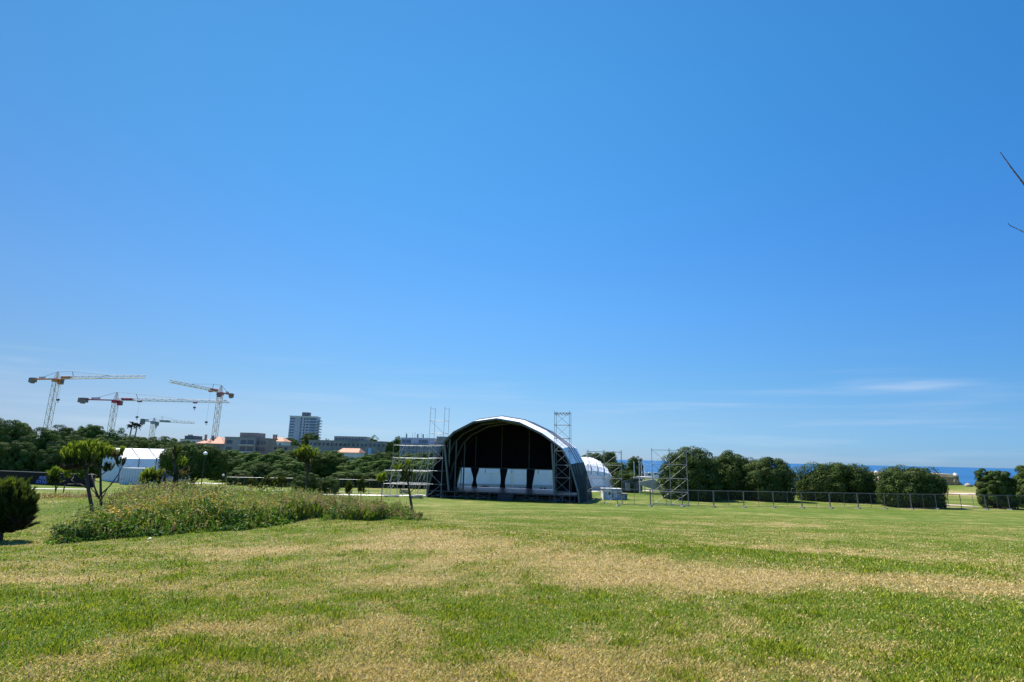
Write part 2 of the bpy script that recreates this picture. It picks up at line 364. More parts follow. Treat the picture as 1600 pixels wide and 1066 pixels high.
def gnoise(scale, vec=(1, 1, 1), detail=5):
    m_ = t.nodes.new("ShaderNodeMapping"); m_.inputs['Scale'].default_value = vec; t.links.new(ge.outputs['Position'], m_.inputs[0])
    n_ = t.nodes.new("ShaderNodeTexNoise"); n_.inputs['Scale'].default_value = scale; n_.inputs['Detail'].default_value = detail
    n_.inputs['Roughness'].default_value = 0.65; t.links.new(m_.outputs[0], n_.inputs['Vector']); return n_.outputs[0]
def mth(op, x, y):
    n_ = t.nodes.new("ShaderNodeMath"); n_.operation = op
    for i, q in enumerate((x, y)):
        if hasattr(q, 'links'): t.links.new(q, n_.inputs[i])
        else: n_.inputs[i].default_value = q
    return n_.outputs[0]
n1 = gnoise(5.0); n2 = gnoise(1.0, (0.07, 1.3, 1)); n3 = gnoise(0.7); n4 = gnoise(28.0)
dd = mth('ADD', a.outputs['Fac'], mth('MULTIPLY', mth('SUBTRACT', n1, 0.5), 1.1))
dd = mth('ADD', dd, mth('MULTIPLY', mth('SUBTRACT', n2, 0.5), 1.15))
dd = mth('ADD', dd, mth('SUBTRACT', mth('MULTIPLY', mth('SUBTRACT', n3, 0.5), 0.3), 0.06))
rp = t.nodes.new("ShaderNodeValToRGB"); e = rp.color_ramp.elements
e[0].position = 0.15; e[0].color = (.085, .135, .016, 1); e[1].position = 0.95; e[1].color = (.40, .30, .145, 1)
q = e.new(0.42); q.color = (.125, .165, .026, 1); q = e.new(0.62); q.color = (.195, .20, .052, 1)
t.links.new(dd, rp.inputs[0])
mxx = t.nodes.new("ShaderNodeMix"); mxx.data_type = 'RGBA'; mxx.blend_type = 'MULTIPLY'; mxx.inputs['Factor'].default_value = 0.75
r2 = t.nodes.new("ShaderNodeValToRGB"); r2.color_ramp.elements[0].position = 0.3; r2.color_ramp.elements[1].position = 0.65
r2.color_ramp.elements[0].color = (.38, .39, .33, 1); r2.color_ramp.elements[1].color = (1.1, 1.1, 1.1, 1); t.links.new(n4, r2.inputs[0])
t.links.new(rp.outputs[0], mxx.inputs['A']); t.links.new(r2.outputs[0], mxx.inputs['B']); t.links.new(mxx.outputs['Result'], b.inputs['Base Color'])
bp = t.nodes.new("ShaderNodeBump"); bp.inputs['Strength'].default_value = 0.9; bp.inputs['Distance'].default_value = 0.06
t.links.new(mth('ADD', n4, mth('MULTIPLY', n1, 1.5)), bp.inputs['Height']); t.links.new(bp.outputs[0], b.inputs['Normal'])
me.materials.append(gm)
go = bpy.data.objects.new('ground', me); COL.objects.link(go); tag(go, 'mown green and straw coloured lawn sloping down to the stage', 'lawn', kind='structure')

sm = bpy.data.materials.new('sea_water'); sm.use_nodes = True; t = sm.node_tree; b = t.nodes['Principled BSDF']
b.inputs['Base Color'].default_value = (.010, .085, .25, 1); b.inputs['Roughness'].default_value = 0.55; b.inputs['Specular IOR Level'].default_value = 0.12
g_ = t.nodes.new("ShaderNodeTexCoord"); m_ = t.nodes.new("ShaderNodeMapping"); m_.inputs['Scale'].default_value = (.004, .0012, 1)
n_ = t.nodes.new("ShaderNodeTexNoise"); n_.inputs['Scale'].default_value = 1; n_.inputs['Detail'].default_value = 8
t.links.new(g_.outputs['Object'], m_.inputs[0]); t.links.new(m_.outputs[0], n_.inputs['Vector'])
r_ = t.nodes.new("ShaderNodeValToRGB"); r_.color_ramp.elements[0].position = .3; r_.color_ramp.elements[1].position = .7
r_.color_ramp.elements[0].color = (.014, .075, .18, 1); r_.color_ramp.elements[1].color = (.022, .10, .225, 1)
t.links.new(n_.outputs[0], r_.inputs[0]); t.links.new(r_.outputs[0], b.inputs['Base Color'])
s_ = MB(); s_.add([(-9000, 120, -20), (70000, 120, -20), (70000, 60000, -20), (-9000, 60000, -20)], [[0, 1, 2, 3]])
tag(s_.build('sea', sm), 'deep blue ocean behind the rounded trees', 'sea', kind='structure')

def strip(name, pts, wid, m_, label, cat='path'):
    """a path laid over the ground, as a sheet a few centimetres proud"""
    pts = [np.asarray(p, float)[:2] for p in pts]; fine = []
    for a_, b_ in zip(pts[:-1], pts[1:]):
        k = max(2, int(np.linalg.norm(b_ - a_) / 1.2))
        fine += [a_ + (b_ - a_) * i / k for i in range(k)]
    fine.append(pts[-1]); m2 = MB(); L = []; Rr = []
    for i, p in enumerate(fine):
        d = nrm(np.append(fine[min(i + 1, len(fine) - 1)] - fine[max(i - 1, 0)], 0)); n_ = np.array([-d[1], d[0]])
        L.append(p + n_ * wid / 2); Rr.append(p - n_ * wid / 2)
    vs = [(q[0], q[1], Hs(q[0], q[1]) + 0.05) for pr in zip(L, Rr) for q in pr]
    m2.add(vs, [[2 * i, 2 * i + 1, 2 * i + 3, 2 * i + 2] for i in range(len(fine) - 1)])
    return tag(m2.build(name, m_), label, cat, kind='structure')
strip('path', [G(-60, 763), G(20, 764), G(80, 764.5), G(140, 765)], 1.5, M['path'], 'thin pale footpath below the black hoarding')
strip('path', [G(500, 773), G(560, 774), G(620, 775), G(664, 774)], 2.6, M['path'], 'bright pale path left of the stage')
strip('path', [G(290, 757), G(318, 755), G(346, 757)], 1.8, M['path'], 'pale path by the dark umbrella pine')
strip('path', [G(905, 769), G(972, 767), G(1018, 767)], 1.6, M['path'], 'cream path in front of the concrete ramp')
strip('path', [G(1478, 789.5), G(1500, 790), G(1520, 792)], 2.2, M['pinkpath'], 'pinkish path beside the largest round tree')
strip('path', [at_ground(1484, 126), at_ground(1508, 128), at_ground(1560, 130)], 4.0, M['pinkpath'], 'pinkish promenade below the fort')
strip('path', [G(520, 757), G(560, 758.5), G(610, 760)], 2.0, M['path'], 'pale path behind the left mesh fence')

# ------------------------------------------------------------------ stage
PL = P(667, 779, 80.6); PR = P(905, 787, 75.6)
SO = (PL + PR) / 2; SO[2] = -5.95
SU = nrm([PR[0] - PL[0], PR[1] - PL[1], 0]); SV = np.array([-SU[1], SU[0], 0.]); ZA = np.array([0, 0, 1.])
def S(u, v, w): return SO + SU * u + SV * v + ZA * w
def onp(px, py, v=0.0):
    d = ray(px, py); o_ = SO + SV * v; tt = o_.dot(SV) / d.dot(SV); q = d * tt - o_
    return q.dot(SU), q[2]
prof = [onp(*p) for p in [(667, 784), (668.5, 766), (677, 729), (694, 691), (709, 676), (740, 660), (776, 655), (811, 661), (846, 678), (864, 691), (878, 702), (891, 726), (903, 768), (905, 788)]]
prof[0] = (prof[0][0], 0.0); prof[-1] = (prof[-1][0], 0.0)
def offset(pr, d):
    o_ = []
    for i, p in enumerate(pr):
        a_ = np.array(pr[max(i - 1, 0)]); b_ = np.array(pr[min(i + 1, len(pr) - 1)]); tt = (b_ - a_) / np.linalg.norm(b_ - a_)
        o_.append((p[0] - tt[1] * d, p[1] + tt[0] * d))
    return o_
DEP = 12.5
stage = thing('stage', 'large open air concert stage under a faceted white arched roof with black back curtain', 'stage', SO)
for v in (0.0, 4.2, 8.4, DEP):
    MB().sweep([S(u, v, w) for u, w in prof], 0.17, 4).build('arch_rib', M['rib'], stage)
lin = offset(prof, 0.12); mid_ = len(prof) // 2
rf = MB(); ln = MB(); cls = [MB(), MB()]
secs = [(-.12, .14), (3.2, .62), (DEP + .3, .66)]              # the membrane flares out behind the front rim
for i in range(len(prof) - 1):
    for (va, oa), (vb, ob) in zip(secs[:-1], secs[1:]):
        A, B = offset(prof, oa), offset(prof, ob)
        tgt = cls[0 if i < mid_ else 1] if max(A[i][1], A[i + 1][1]) < (11.2 if i < mid_ else 5.6) else rf
        tgt.add([S(A[i][0], va, A[i][1]), S(A[i + 1][0], va, A[i + 1][1]), S(B[i + 1][0], vb, B[i + 1][1]), S(B[i][0], vb, B[i][1])], [[0, 1, 2, 3]])
    (a0, b0), (a1, b1) = lin[i], lin[i + 1]
    ln.add([S(a0, 0.2, b0), S(a1, 0.2, b1), S(a1, DEP + .2, b1), S(a0, DEP + .2, b0)], [[0, 3, 2, 1]])
roof = rf.build('roof', M['white'], stage); ln.build('lining', M['black'], stage)
for c_ in cls: c_.build('side_cladding', M['clad'], stage)
for v in (3.2, 6.2, 9.2):                     # keder rails proud of the membrane
    MB().sweep([S(u, v, w) for u, w in offset(prof, 0.70)[2:-2]], 0.07, 4).build('keder_rail', M['seam'], roof)
for v in np.arange(0.8, DEP, 1.3):                  # battens of the lower side cladding, right side
    pr_ = offset(prof, .2 + .5 * min(v / 3.2, 1)); (u0, w0), (u1, w1) = pr_[-3], pr_[-2]
    pipe('batten', S(u0, v, w0), S(u1, v, 0.4), 0.07, M['rib'], stage)
DK = 1.12
back = [(u * .985, w - .05) for u, w in lin if w > 4.3]
bw = 4.15
bc = MB(); bc.prism([S(back[0][0] - .6, DEP - .6, bw)] + [S(u, DEP - .6, w) for u, w in back] + [S(back[-1][0] + .6, DEP - .6, bw)], SV * 0.05)
bco = bc.build('back_curtain', M['black'], stage)
pipe('bottom_rail', S(back[0][0] - .6, DEP - .75, bw), S(back[-1][0] + .6, DEP - .75, bw), .09, M['rib'], stage)
gap_u = [onp(x, 745, DEP - .8)[0] for x in (705.5, 743.5, 784, 827)]
for x in (722, 743.5, 784, 827):
    u = onp(x, 700, DEP - .8)[0]; top = np.interp(u, [q[0] for q in back], [q[1] for q in back])
    pipe('mullion', S(u, DEP - .75, DK), S(u, DEP - .75, top), .08, M['rib'], stage)
for (pa, pb) in (((694, 692), (701, 767)), ((862, 693), (867, 771))):
    a_ = onp(*pa, v=.1); b_ = onp(*pb, v=.1); pipe('front_post', S(a_[0], .12, a_[1]), S(b_[0], .12, DK), .16, M['rib'], stage)
for v in (1.2, 4.2, 8.4):
    ul = onp(702.5, 693, 1.2)[0]; ur = onp(867, 693, 1.2)[0]
    for u in (ul, ur):
        top = np.interp(u, [q[0] for q in lin], [q[1] for q in lin]) - .1
        pipe('column', S(u, v, DK), S(u, v, top), .13, M['rib'], stage)
def wing(pts, v):
    q = [onp(*p, v=v) for p in pts]; w_ = MB(); w_.prism([S(u, v, max(w, 1.0)) for u, w in q], SV * .05); w_.build('wing_curtain', M['black'], stage)
wing([(670, 769), (678.5, 730), (695, 697), (699, 700), (705, 769)], 1.0)
wing([(868, 770), (867, 695), (877, 703), (889.5, 727), (902, 770)], 1.0)
d_ = MB(); u0, u1 = prof[0][0] + .4, prof[-1][0] - .4
d_.box(S((u0 + u1) / 2, (DEP - .3) / 2, DK - .09), (u1 - u0, DEP, .18), (SU, SV, ZA)); d_.build('deck', M['deck'], stage)
def drape(u, v, w0, w1, wt, wm, wb, tie=.62, skew=0):
    m2 = MB(); n = 14; rows = 12; vs = []
    for j in range(rows + 1):
        f = j / rows
        wd_ = wt + (wm - wt) * sstep(0, tie, f) if f < tie else wm + (wb - wm) * sstep(tie, 1, f)
        for i in range(n + 1):
            g = i / n - .5
            vs.append(S(u + g * wd_ + skew * (f - .5), v + .09 * math.sin(i * 2.4), w0 + (w1 - w0) * f))
    m2.add(vs, [[j * (n + 1) + i, j * (n + 1) + i + 1, (j + 1) * (n + 1) + i + 1, (j + 1) * (n + 1) + i] for j in range(rows) for i in range(n)])
    o = m2.build('tied_drape', M['drape'], stage, True); return o
uu = lambda x: onp(x, 750, DEP - 1)[0]
drape(uu(741.5), DEP - 1, bw, DK, 1.4, .5, .95); drape(uu(786), DEP - 1, bw, DK, 1.25, .72, .9, .7, -.15); drape(uu(828), DEP - 1, bw, DK, 1.35, 1.0, .95, .8, -.25)
drape(onp(706, 750, 9)[0], 9, bw, DK, 1.3, .55, .6, .7); drape(onp(712, 750, 10.6)[0], 10.6, bw, DK, .95, .35, .55, .7)
lg = 0
for v in (0.25, 3.1, 6.2, 9.3, 12.0):
    for u in np.linspace(u0 + .2, u1 - .2, 13):
        pipe('deck_leg', S(u, v, 0), S(u, v, DK - .17), .04, M['steel'], stage)
    pipe('deck_ledger', S(u0 + .2, v, .35), S(u1 - .2, v, .35), .028, M['steel'], stage)
us_ = np.linspace(u0 + .2, u1 - .2, 13)
for i in range(12):
    if i % 2 == 0 or i in (3, 7):
        pipe('deck_brace', S(us_[i], .3, .1), S(us_[i + 1], .3, .85), .025, M['steel'], stage)
        pipe('deck_brace', S(us_[i], .34, .85), S(us_[i + 1], .34, .1), .025, M['steel'], stage)
sk = MB()
for (xa, xb) in ((779, 803),):
    ua, ub = onp(xa, 780)[0], onp(xb, 780)[0]
    for k in range(4): sk.box(S((ua + ub) / 2, -.25 - .3 * k, (DK - .28 * k) / 2 - .05), (ub - ua, .3, DK - .28 * k - .1), (SU, SV, ZA))
sk.build('front_steps', M['deck'], stage)
for (xa, xb) in ((868, 880), (889, 903), (700, 706)):
    ua, ub = onp(xa, 780)[0], onp(xb, 780)[0]; b2 = MB(); b2.box(S((ua + ub) / 2, .6, .48), (ub - ua, .05, .95), (SU, SV, ZA)); b2.build('skirt', M['black'], stage)
sk = MB(); sk.box(S((u0 + u1) / 2, 7.2, .6), (u1 - u0 - 1.0, .05, .75), (SU, SV, ZA)); sk.build('skirt', M['black'], stage)  # black sheet added under the deck, blocks light behind to deepen the shade
ta = MB(); ta.box(S((u0 + u1) / 2, -.02, DK - .08), (u1 - u0 + .1, .08, .16), (SU, SV, ZA)); ta.build('deck_edge', M['rib'], stage)

# ------------------------------------------------------------------ scaffolds
def scaffold(name, label, us, vs, ws, brace='x', r=.04, tops=None, extra=(), cat='scaffold', stm=None, skip=()):
    sm_ = stm or M['steel']
    o0 = S(us[0], vs[0], 0); o0[2] = Hs(o0[0], o0[1]); root = thing(name, label, cat, o0)
    for i, u in enumerate(us):
        for v in vs:
            tp = (tops[i] if tops else ws[-1]) + .25; g_ = S(u, v, 0)
            pipe('upright', (g_[0], g_[1], Hs(g_[0], g_[1])), S(u, v, tp), r, sm_, root)
            MB().box((g_[0], g_[1], Hs(g_[0], g_[1]) + .03), (.25, .25, .06)).build('base_plate', sm_, root)
    for i in range(len(us) - 1):
        for j, w in enumerate(ws):
            if tops and w > min(tops[i], tops[i + 1]) + .05: continue
            if (i, j) in skip: continue
            for v in vs:
                pipe('ledger', S(us[i], v, w), S(us[i + 1], v, w), r * .85, sm_, root)
            wlo = ws[j - 1] if j else 0.15
            v = vs[0] - .03
            if brace in ('x', 'z'):
                a_, b_ = (us[i], us[i + 1]) if (i + j) % 2 == 0 or brace == 'x' else (us[i + 1], us[i])
                pipe('brace', S(a_, v, wlo), S(b_, v, w), r * .7, sm_, root)
                if brace == 'x' and (i + j) % 2 == 0 or brace == 'x' and len(us) < 4:
                    pipe('brace', S(b_, v - .05, wlo), S(a_, v - .05, w), r * .7, sm_, root)
    if len(vs) > 1:
        for i, u in enumerate(us):
            for w in ws:
                if tops and w > tops[i] + .05: continue
                pipe('transom', S(u, vs[0], w), S(u, vs[-1], w), r * .85, sm_, root)
    for (p0, p1, rr) in extra: pipe('stair_stringer', p0, p1, rr, sm_, root)
    return root
def wl(rows, x, v): return [onp(x, y, v)[1] for y in rows]
# tower right of the stage mouth
v0 = -1.3
us = [onp(x, 690, v0)[0] for x in (866.3, 889.8)]
tw = scaffold('scaffold_tower', 'tall narrow scaffold tower with coupler heads on top before the right stage wing', us, [v0, v0 + 1.7], wl([769, 747, 727, 705, 685, 664, 645], 880, v0), 'x', .031)
topw = onp(880, 645, v0)[1]
for k in range(5):
    u = us[0] + (us[1] - us[0]) * (k + .5) / 5
    MB().sweep([S(u - .22, v0, topw), S(u, v0, topw - .38), S(u + .22, v0, topw)], .05, 5).build('coupler', M['steel'], tw)
# wing scaffold right of the stage
v0 = -.2
us = [onp(x, 750, v0)[0] for x in (917.5, 943.5, 971)]
scaffold('scaffold_bay', 'three legged scaffold frame in front of the white booth right of the stage', us, [v0, v0 + 2.2], wl([769, 748, 727, 706], 945, v0), 'x', .028)
# free standing frame further right
v0 = .6
us = [onp(x, 750, v0)[0] for x in (1019.5, 1047.5, 1074.5)]
scaffold('scaffold_bay', 'free standing scaffold frame in front of the first big round tree', us, [v0, v0 + .9], wl([788, 769, 748, 726, 703.5], 1047, v0), 'x', .027)
# left tower
v0 = -.6
us = [onp(x, 690, v0)[0] for x in (670.5, 692.8)]
scaffold('scaffold_tower', 'scaffold tower of two ladder frames rising beside the left stage wing', us, [v0, v0 + 1.9], wl([757, 736, 716, 696, 677, 657, 638], 685, v0), 'z', .029, skip=((0, 6),), stm=M['steellight'])
# wide scaffold platform left of the stage
v0 = .9
cols = [600, 612, 631, 645, 658, 669]
us = [onp(x, 740, v0)[0] for x in cols]
ws = wl([757, 736, 716, 696], 640, v0); tl = [ws[1], ws[3], onp(631, 678, v0)[1], onp(645, 678, v0)[1], ws[3], ws[3]]
ex = []
for (xa, ya, xb, yb) in [(631, 698, 624, 716), (617, 717, 609, 734), (630, 718, 623, 734), (616, 737, 608, 754), (629, 738, 621, 754), (615, 757, 609, 768), (662, 718, 655, 737), (661, 737, 653, 753), (675, 697, 670, 714), (672, 718, 666, 736), (664, 742, 658, 758), (657, 757, 652, 770)]:
    a_ = onp(xa, ya, v0 - .2); b_ = onp(xb, yb, v0 - .2); ex.append((S(a_[0], v0 - .2, a_[1]), S(b_[0], v0 - .2, b_[1]), .045))
wide = scaffold('scaffold_platform', 'wide scaffold platform with slanted stair rails left of the stage', us, [v0, v0 + 2.4, v0 + 4.8], ws, 'z', .023, tops=tl, extra=ex, stm=M['steellight'])
for w, (xa, xb) in zip(ws[:2], ((600, 669), (600, 669))):
    ua, ub = onp(xa, 740, v0)[0], onp(xb, 740, v0)[0]; b2 = MB(); b2.box(S((ua + ub) / 2, v0 + .35, w), (ub - ua, .16, .04), (SU, SV, ZA)); b2.build('walkway_board', M['timber'], wide)
# stacked scaffold parts by its foot
for (px, py, L_, hh, lab) in ((612, 777, 2.2, .3, 'low stack of pale scaffold boards at the left end of the platform'), (650, 779, 1.8, .46, 'stack of scaffold boards under the middle of the platform'), (632, 771, 1.5, .6, 'taller stack of scaffold boards behind the other two')):
    g_ = G(px, py); st = thing('board_stack', lab, 'board stack', g_, 'board stacks under the scaffold platform')
    for k in range(int(hh / .15)):
        MB().box((g_[0] + random.uniform(-.1, .1), g_[1], g_[2] + .12 + k * .15), (L_, .7, .07)).build('board', M['timber'], st)
    for sx in (-1, 1): MB().box((g_[0] + sx * L_ * .35, g_[1], g_[2] + .03), (.12, .9, .08)).build('bearer', M['bark'], st)

# ------------------------------------------------------------------ marquees, booths
g0 = P(184, 750, 101); g0[2] = Hs(g0[0], g0[1]) - .05
Lx = np.array([.6, .8, 0]); Wx = np.array([-.8, .6, 0])
zE = P(184, 716.5, 101)[2]; zR = P(172, 700, 105)[2]
mq = thing('marquee', 'white gabled marquee tent with grey seams below the dark wooded bank', 'marquee', g0)
LEN, WID = 12.5, 9.0
def Q(l, w, z): q = g0 + Lx * l + Wx * w; return np.array([q[0], q[1], z])
m2 = MB(); m2.add([Q(0, 0, zE), Q(LEN, 0, zE), Q(LEN, WID / 2, zR), Q(0, WID / 2, zR), Q(LEN, WID, zE), Q(0, WID, zE)], [[0, 1, 2, 3], [3, 2, 4, 5]]); m2.build('roof', M['white'], mq)
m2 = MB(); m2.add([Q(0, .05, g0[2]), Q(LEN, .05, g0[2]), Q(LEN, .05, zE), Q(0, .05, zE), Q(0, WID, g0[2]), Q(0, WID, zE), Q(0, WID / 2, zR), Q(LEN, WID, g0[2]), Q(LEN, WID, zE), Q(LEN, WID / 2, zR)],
                  [[0, 1, 2, 3], [0, 3, 6, 5, 4], [1, 7, 8, 9, 2], [4, 5, 8, 7]]); m2.build('wall', M['tentwall_shade'], mq)
for l in np.arange(0, LEN + .1, 2.9):
    MB().sweep([Q(l, -.05, g0[2]), Q(l, -.05, zE + .04), Q(l, WID / 2, zR + .08)], .085, 5).build('frame_rib', M['seam'], mq)
pipe('wall_brace', Q(.0, -.05, zE - .3), Q(2.9, -.05, g0[2] + 1.9), .06, M['white'], mq)
pipe('wall_brace', Q(2.9, -.05, zE - .1), Q(.3, -.05, g0[2] + 1.9), .06, M['white'], mq)
g1 = P(213, 750, 97); g1[2] = Hs(g1[0], g1[1]); hc = P(213, 732, 97)[2] - g1[2]
ct = thing('site_container', 'pale grey site container in front of the gabled marquee', 'container', g1)
cb = MB(); cb.box(g1 + ZA * hc / 2, (4.0, 2.4, hc)); cb.build('body', M['booth'], ct)
MB().box(g1 + ZA * (hc + .03), (4.1, 2.5, .08)).build('roof_rim', M['boothg'], ct)
for k in range(9): MB().box(g1 + np.array([-1.8 + k * .45, -1.22, hc / 2]), (.06, .05, hc - .2)).build('rib', M['skirt'], ct)
fg = P(231, 738, 96); fl = thing('flag', 'small black pennant beside the grey site container', 'flag', (fg[0], fg[1], Hs(fg[0], fg[1])))
pipe('pole', (fg[0], fg[1], Hs(fg[0], fg[1])), (fg[0], fg[1], fg[2] + .3), .03, M['dark'], fl)
MB().prism([fg + ZA * .3, fg + np.array([.7, 0, -.5]), fg - ZA * .5], (0, .03, 0)).build('cloth', M['black'], fl)

# long curved-roof marquee behind the stage
YM = 108.0
mL, mR = P(696, 741, YM), P(956, 742, YM); zb = Hs((mL[0] + mR[0]) / 2, YM) - .1
ze = P(860, 741.5, YM)[2]; zt = P(920, 714.5, YM + 4)[2]; zs = P(800, 757, YM)[2]
am = thing('arched_marquee', 'long white marquee with curved roof seen behind and right of the stage', 'marquee', (mL[0], YM, zb))
roofp = [(0, ze)] + [(6.0 - 6.0 * math.cos(a_), ze + (zt - ze) * math.sin(a_)) for a_ in np.linspace(.25, math.pi - .25, 9)] + [(12, ze)]
xs = np.concatenate([np.linspace(mL[0], mR[0] - 4, 12), mR[0] - 4 + 4 * np.sin(np.linspace(.15, math.pi / 2, 9))])
rr = MB(); rows = []
for x in xs:
    f = 0 if x <= mR[0] - 4 else (x - mR[0] + 4) / 4
    k = math.sqrt(max(0, 1 - f ** 2.0)); rows.append([np.array([x + .35 * 0, YM + y, ze + (z - ze) * k]) for y, z in roofp])
nr = len(roofp)
rr.add([p for r_ in rows for p in r_], [[i * nr + j, (i + 1) * nr + j, (i + 1) * nr + j + 1, i * nr + j + 1] for i in range(len(rows) - 1) for j in range(nr - 1)]); rr.build('roof', M['white'], am)
for r_ in rows[1:-3:2]:
    MB().sweep([p + np.array([0, -.04, .05]) for p in r_[:7]], .06, 4).build('roof_seam', M['seam'], am)
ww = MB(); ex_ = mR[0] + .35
ww.add([(mL[0], YM + .05, zs), (ex_, YM + .05, zs), (mR[0], YM + .05, ze), (mL[0], YM + .05, ze), (ex_, YM + 12, zs), (mR[0], YM + 12, ze)], [[0, 1, 2, 3], [1, 4, 5, 2]]); ww.build('wall', M['tentwall_shade'], am)
ww = MB(); ww.add([(mL[0], YM, zb), (ex_ + .1, YM, zb), (ex_, YM, zs), (mL[0], YM, zs), (ex_ + .1, YM + 12, zb), (ex_, YM + 12, zs)], [[0, 1, 2, 3], [1, 4, 5, 2]]); ww.build('skirt', M['skirt'], am)
for px in (716, 736, 768, 801, 833, 864, 896, 925):
    q = P(px, 745, YM); pipe('pole', (q[0], YM - .12, zb), (q[0] - .1, YM - .12, ze), .07, M['white'], am)
pipe('sill_rail', (mL[0], YM - .06, zs), (ex_, YM - .06, zs), .07, M['white'], am)
q0, q1 = P(747, 766, YM), P(767, 766, YM)
eb = MB(); cx_ = (q0[0] + q1[0]) / 2; rx_ = (q1[0] - q0[0]) / 2; zt_ = P(757, 759, YM)[2]
eb.prism([(cx_ + rx_ * math.cos(a_), YM - .25, zb + (zt_ - zb) * (math.sin(a_) if 0 < a_ < math.pi else 0)) for a_ in np.linspace(0, math.pi, 14)], (0, .15, 0)); eb.build('entrance_arch', M['black'], am)
for px in (813, 820, 845.5, 851.5):
    q = P(px, 763.5, YM); MB().box((q[0], YM - .05, q[2]), (.42, .06, .36)).build('vent', M['dark'], am)

def booth(name, label, pa, pb, ptop, Y, m_, roof, depth=2.0, cat='booth'):
    a_, b_ = P(pa, 775, Y), P(pb, 775, Y); g_ = np.array([(a_[0] + b_[0]) / 2, Y, Hs((a_[0] + b_[0]) / 2, Y)]); h_ = P((pa + pb) / 2, ptop, Y)[2] - g_[2]
    o = thing(name, label, cat, g_); w_ = b_[0] - a_[0]
    MB().box(g_ + np.array([0, depth / 2, h_ / 2]), (w_, depth, h_)).build('body', m_, o)
    MB().box(g_ + np.array([0, depth / 2, h_ + .05]), (w_ + .2, depth + .2, .12)).build('roof', roof, o)
    MB().box(g_ + np.array([-w_ * .2, -.02, h_ * .45]), (w_ * .35, .05, h_ * .85)).build('door', M['skirt'], o)
    MB().box(g_ + np.array([w_ * .25, -.02, h_ * .62]), (w_ * .28, .05, h_ * .3)).build('window', M['glass'], o)
    return o
booth('ticket_booth', 'white booth with flat roof behind the scaffold frame', 942.5, 956, 764.5, 84, M['booth'], M['boothg'])
booth('site_cabin', 'grey cabin joined beside the white booth', 957, 971.5, 765, 84.6, M['boothg'], M['skirt'])
booth('site_cabin', 'low dark cabin right of the grey cabin', 972.5, 980, 773, 86, M['greyr'], M['darkroof'])

# ------------------------------------------------------------------ black hoarding with lettering
ha = G(-40, 752.5); hb = G(62, 757.5); hdir = nrm([hb[0] - ha[0], hb[1] - ha[1], 0]); hL = np.linalg.norm((hb - ha)[:2]) * 1.75; hH = P(45, 738.5, hb[1])[2] - Hs(hb[0], hb[1])
hH = max(1.9, hH)
hd = thing('hoarding', 'long black scrim hoarding with blue lettering below the dark wooded bank', 'hoarding', ha)
hp = MB(); K = 30
for i in range(K):
    a_ = ha + hdir * hL * i / K; b_ = ha + hdir * hL * (i + 1) / K; za, zb2 = Hs(a_[0], a_[1]), Hs(b_[0], b_[1])
    hp.add([(a_[0], a_[1], za), (b_[0], b_[1], zb2), (b_[0], b_[1], zb2 + hH), (a_[0], a_[1], za + hH)], [[0, 1, 2, 3]])
hp.build('scrim', M['hoard'], hd)
pipe('top_rail', ha + ZA * hH, np.append((ha + hdir * hL)[:2], Hs(*(ha + hdir * hL)[:2]) + hH), .035, M['steel'], hd)
hn = np.array([hdir[1], -hdir[0], 0])
for i in range(0, K + 1, 2):
    a_ = ha + hdir * hL * i / K - hn * .08; pipe('post', (a_[0], a_[1], Hs(a_[0], a_[1])), (a_[0], a_[1], Hs(a_[0], a_[1]) + hH), .04, M['steel'], hd)
def lettering(txt, pos, size, shear=.35, name='lettering'):
    c = bpy.data.curves.new(name, 'FONT'); c.body = txt; c.size = size; c.shear = shear; c.extrude = .01; c.offset = .018 * size
    o = bpy.data.objects.new(name, c); m_ = bpy.data.meshes.new_from_object(o); m_.materials.append(M['letter'])
    o2 = bpy.data.objects.new(name, m_); COL.objects.link(o2); o2.parent = hd
    p = pos + hn * .05; o2.location = Vector([float(q) for q in p]) - hd.location
    X = Vector([float(q) for q in hdir]); Zv = Vector((0, 0, 1)); Yv = X.cross(Zv)
    o2.rotation_euler = Matrix((X, Zv, Yv)).transposed().to_euler()
    bpy.data.objects.remove(o); return o2
def on_hoard(px, py):
    d = ray(px, py); n_ = hn; tt = ha.dot(n_) / d.dot(n_); return d * tt
pS = on_hoard(56, 755.0); pP = on_hoard(60.5, 749.3)
sz = (on_hoard(58, 749.5)[2] - pS[2]) * 1.35
lettering('SOUND', pS, sz); lettering('PRIMAVERA', pP, sz)

# ------------------------------------------------------------------ mesh fence panels
def fence_proto():
    o = thing('fence_panel', '', 'fence panel')
    W_, H_ = 3.4, 2.0
    for x in (0, W_): pipe('frame_post', (x, 0, .06), (x, 0, H_), .034, M['steeldark'], o)
    pipe('frame_rail', (0, 0, H_), (W_, 0, H_), .030, M['steeldark'], o); pipe('frame_rail', (0, 0, .15), (W_, 0, .15), .022, M['steeldark'], o)
    pipe('mid_post', (W_ / 2, 0, .15), (W_ / 2, 0, H_), .022, M['steeldark'], o)
    w_ = MB()
    for x in np.arange(.12, W_, .12): w_.box((x, 0, H_ / 2 + .07), (.0035, .0035, H_ - .15))
    for z in np.arange(.35, H_, .25): w_.box((W_ / 2, 0, z), (W_, .0035, .0035))
    w_.build('wire_mesh', M['wire'], o)
    f = MB(); f.box((0, 0, .07), (.24, .62, .14)); f.build('foot_block', M['cfoot'], o)
    return o
fproto = fence_proto(); fn_ = 0
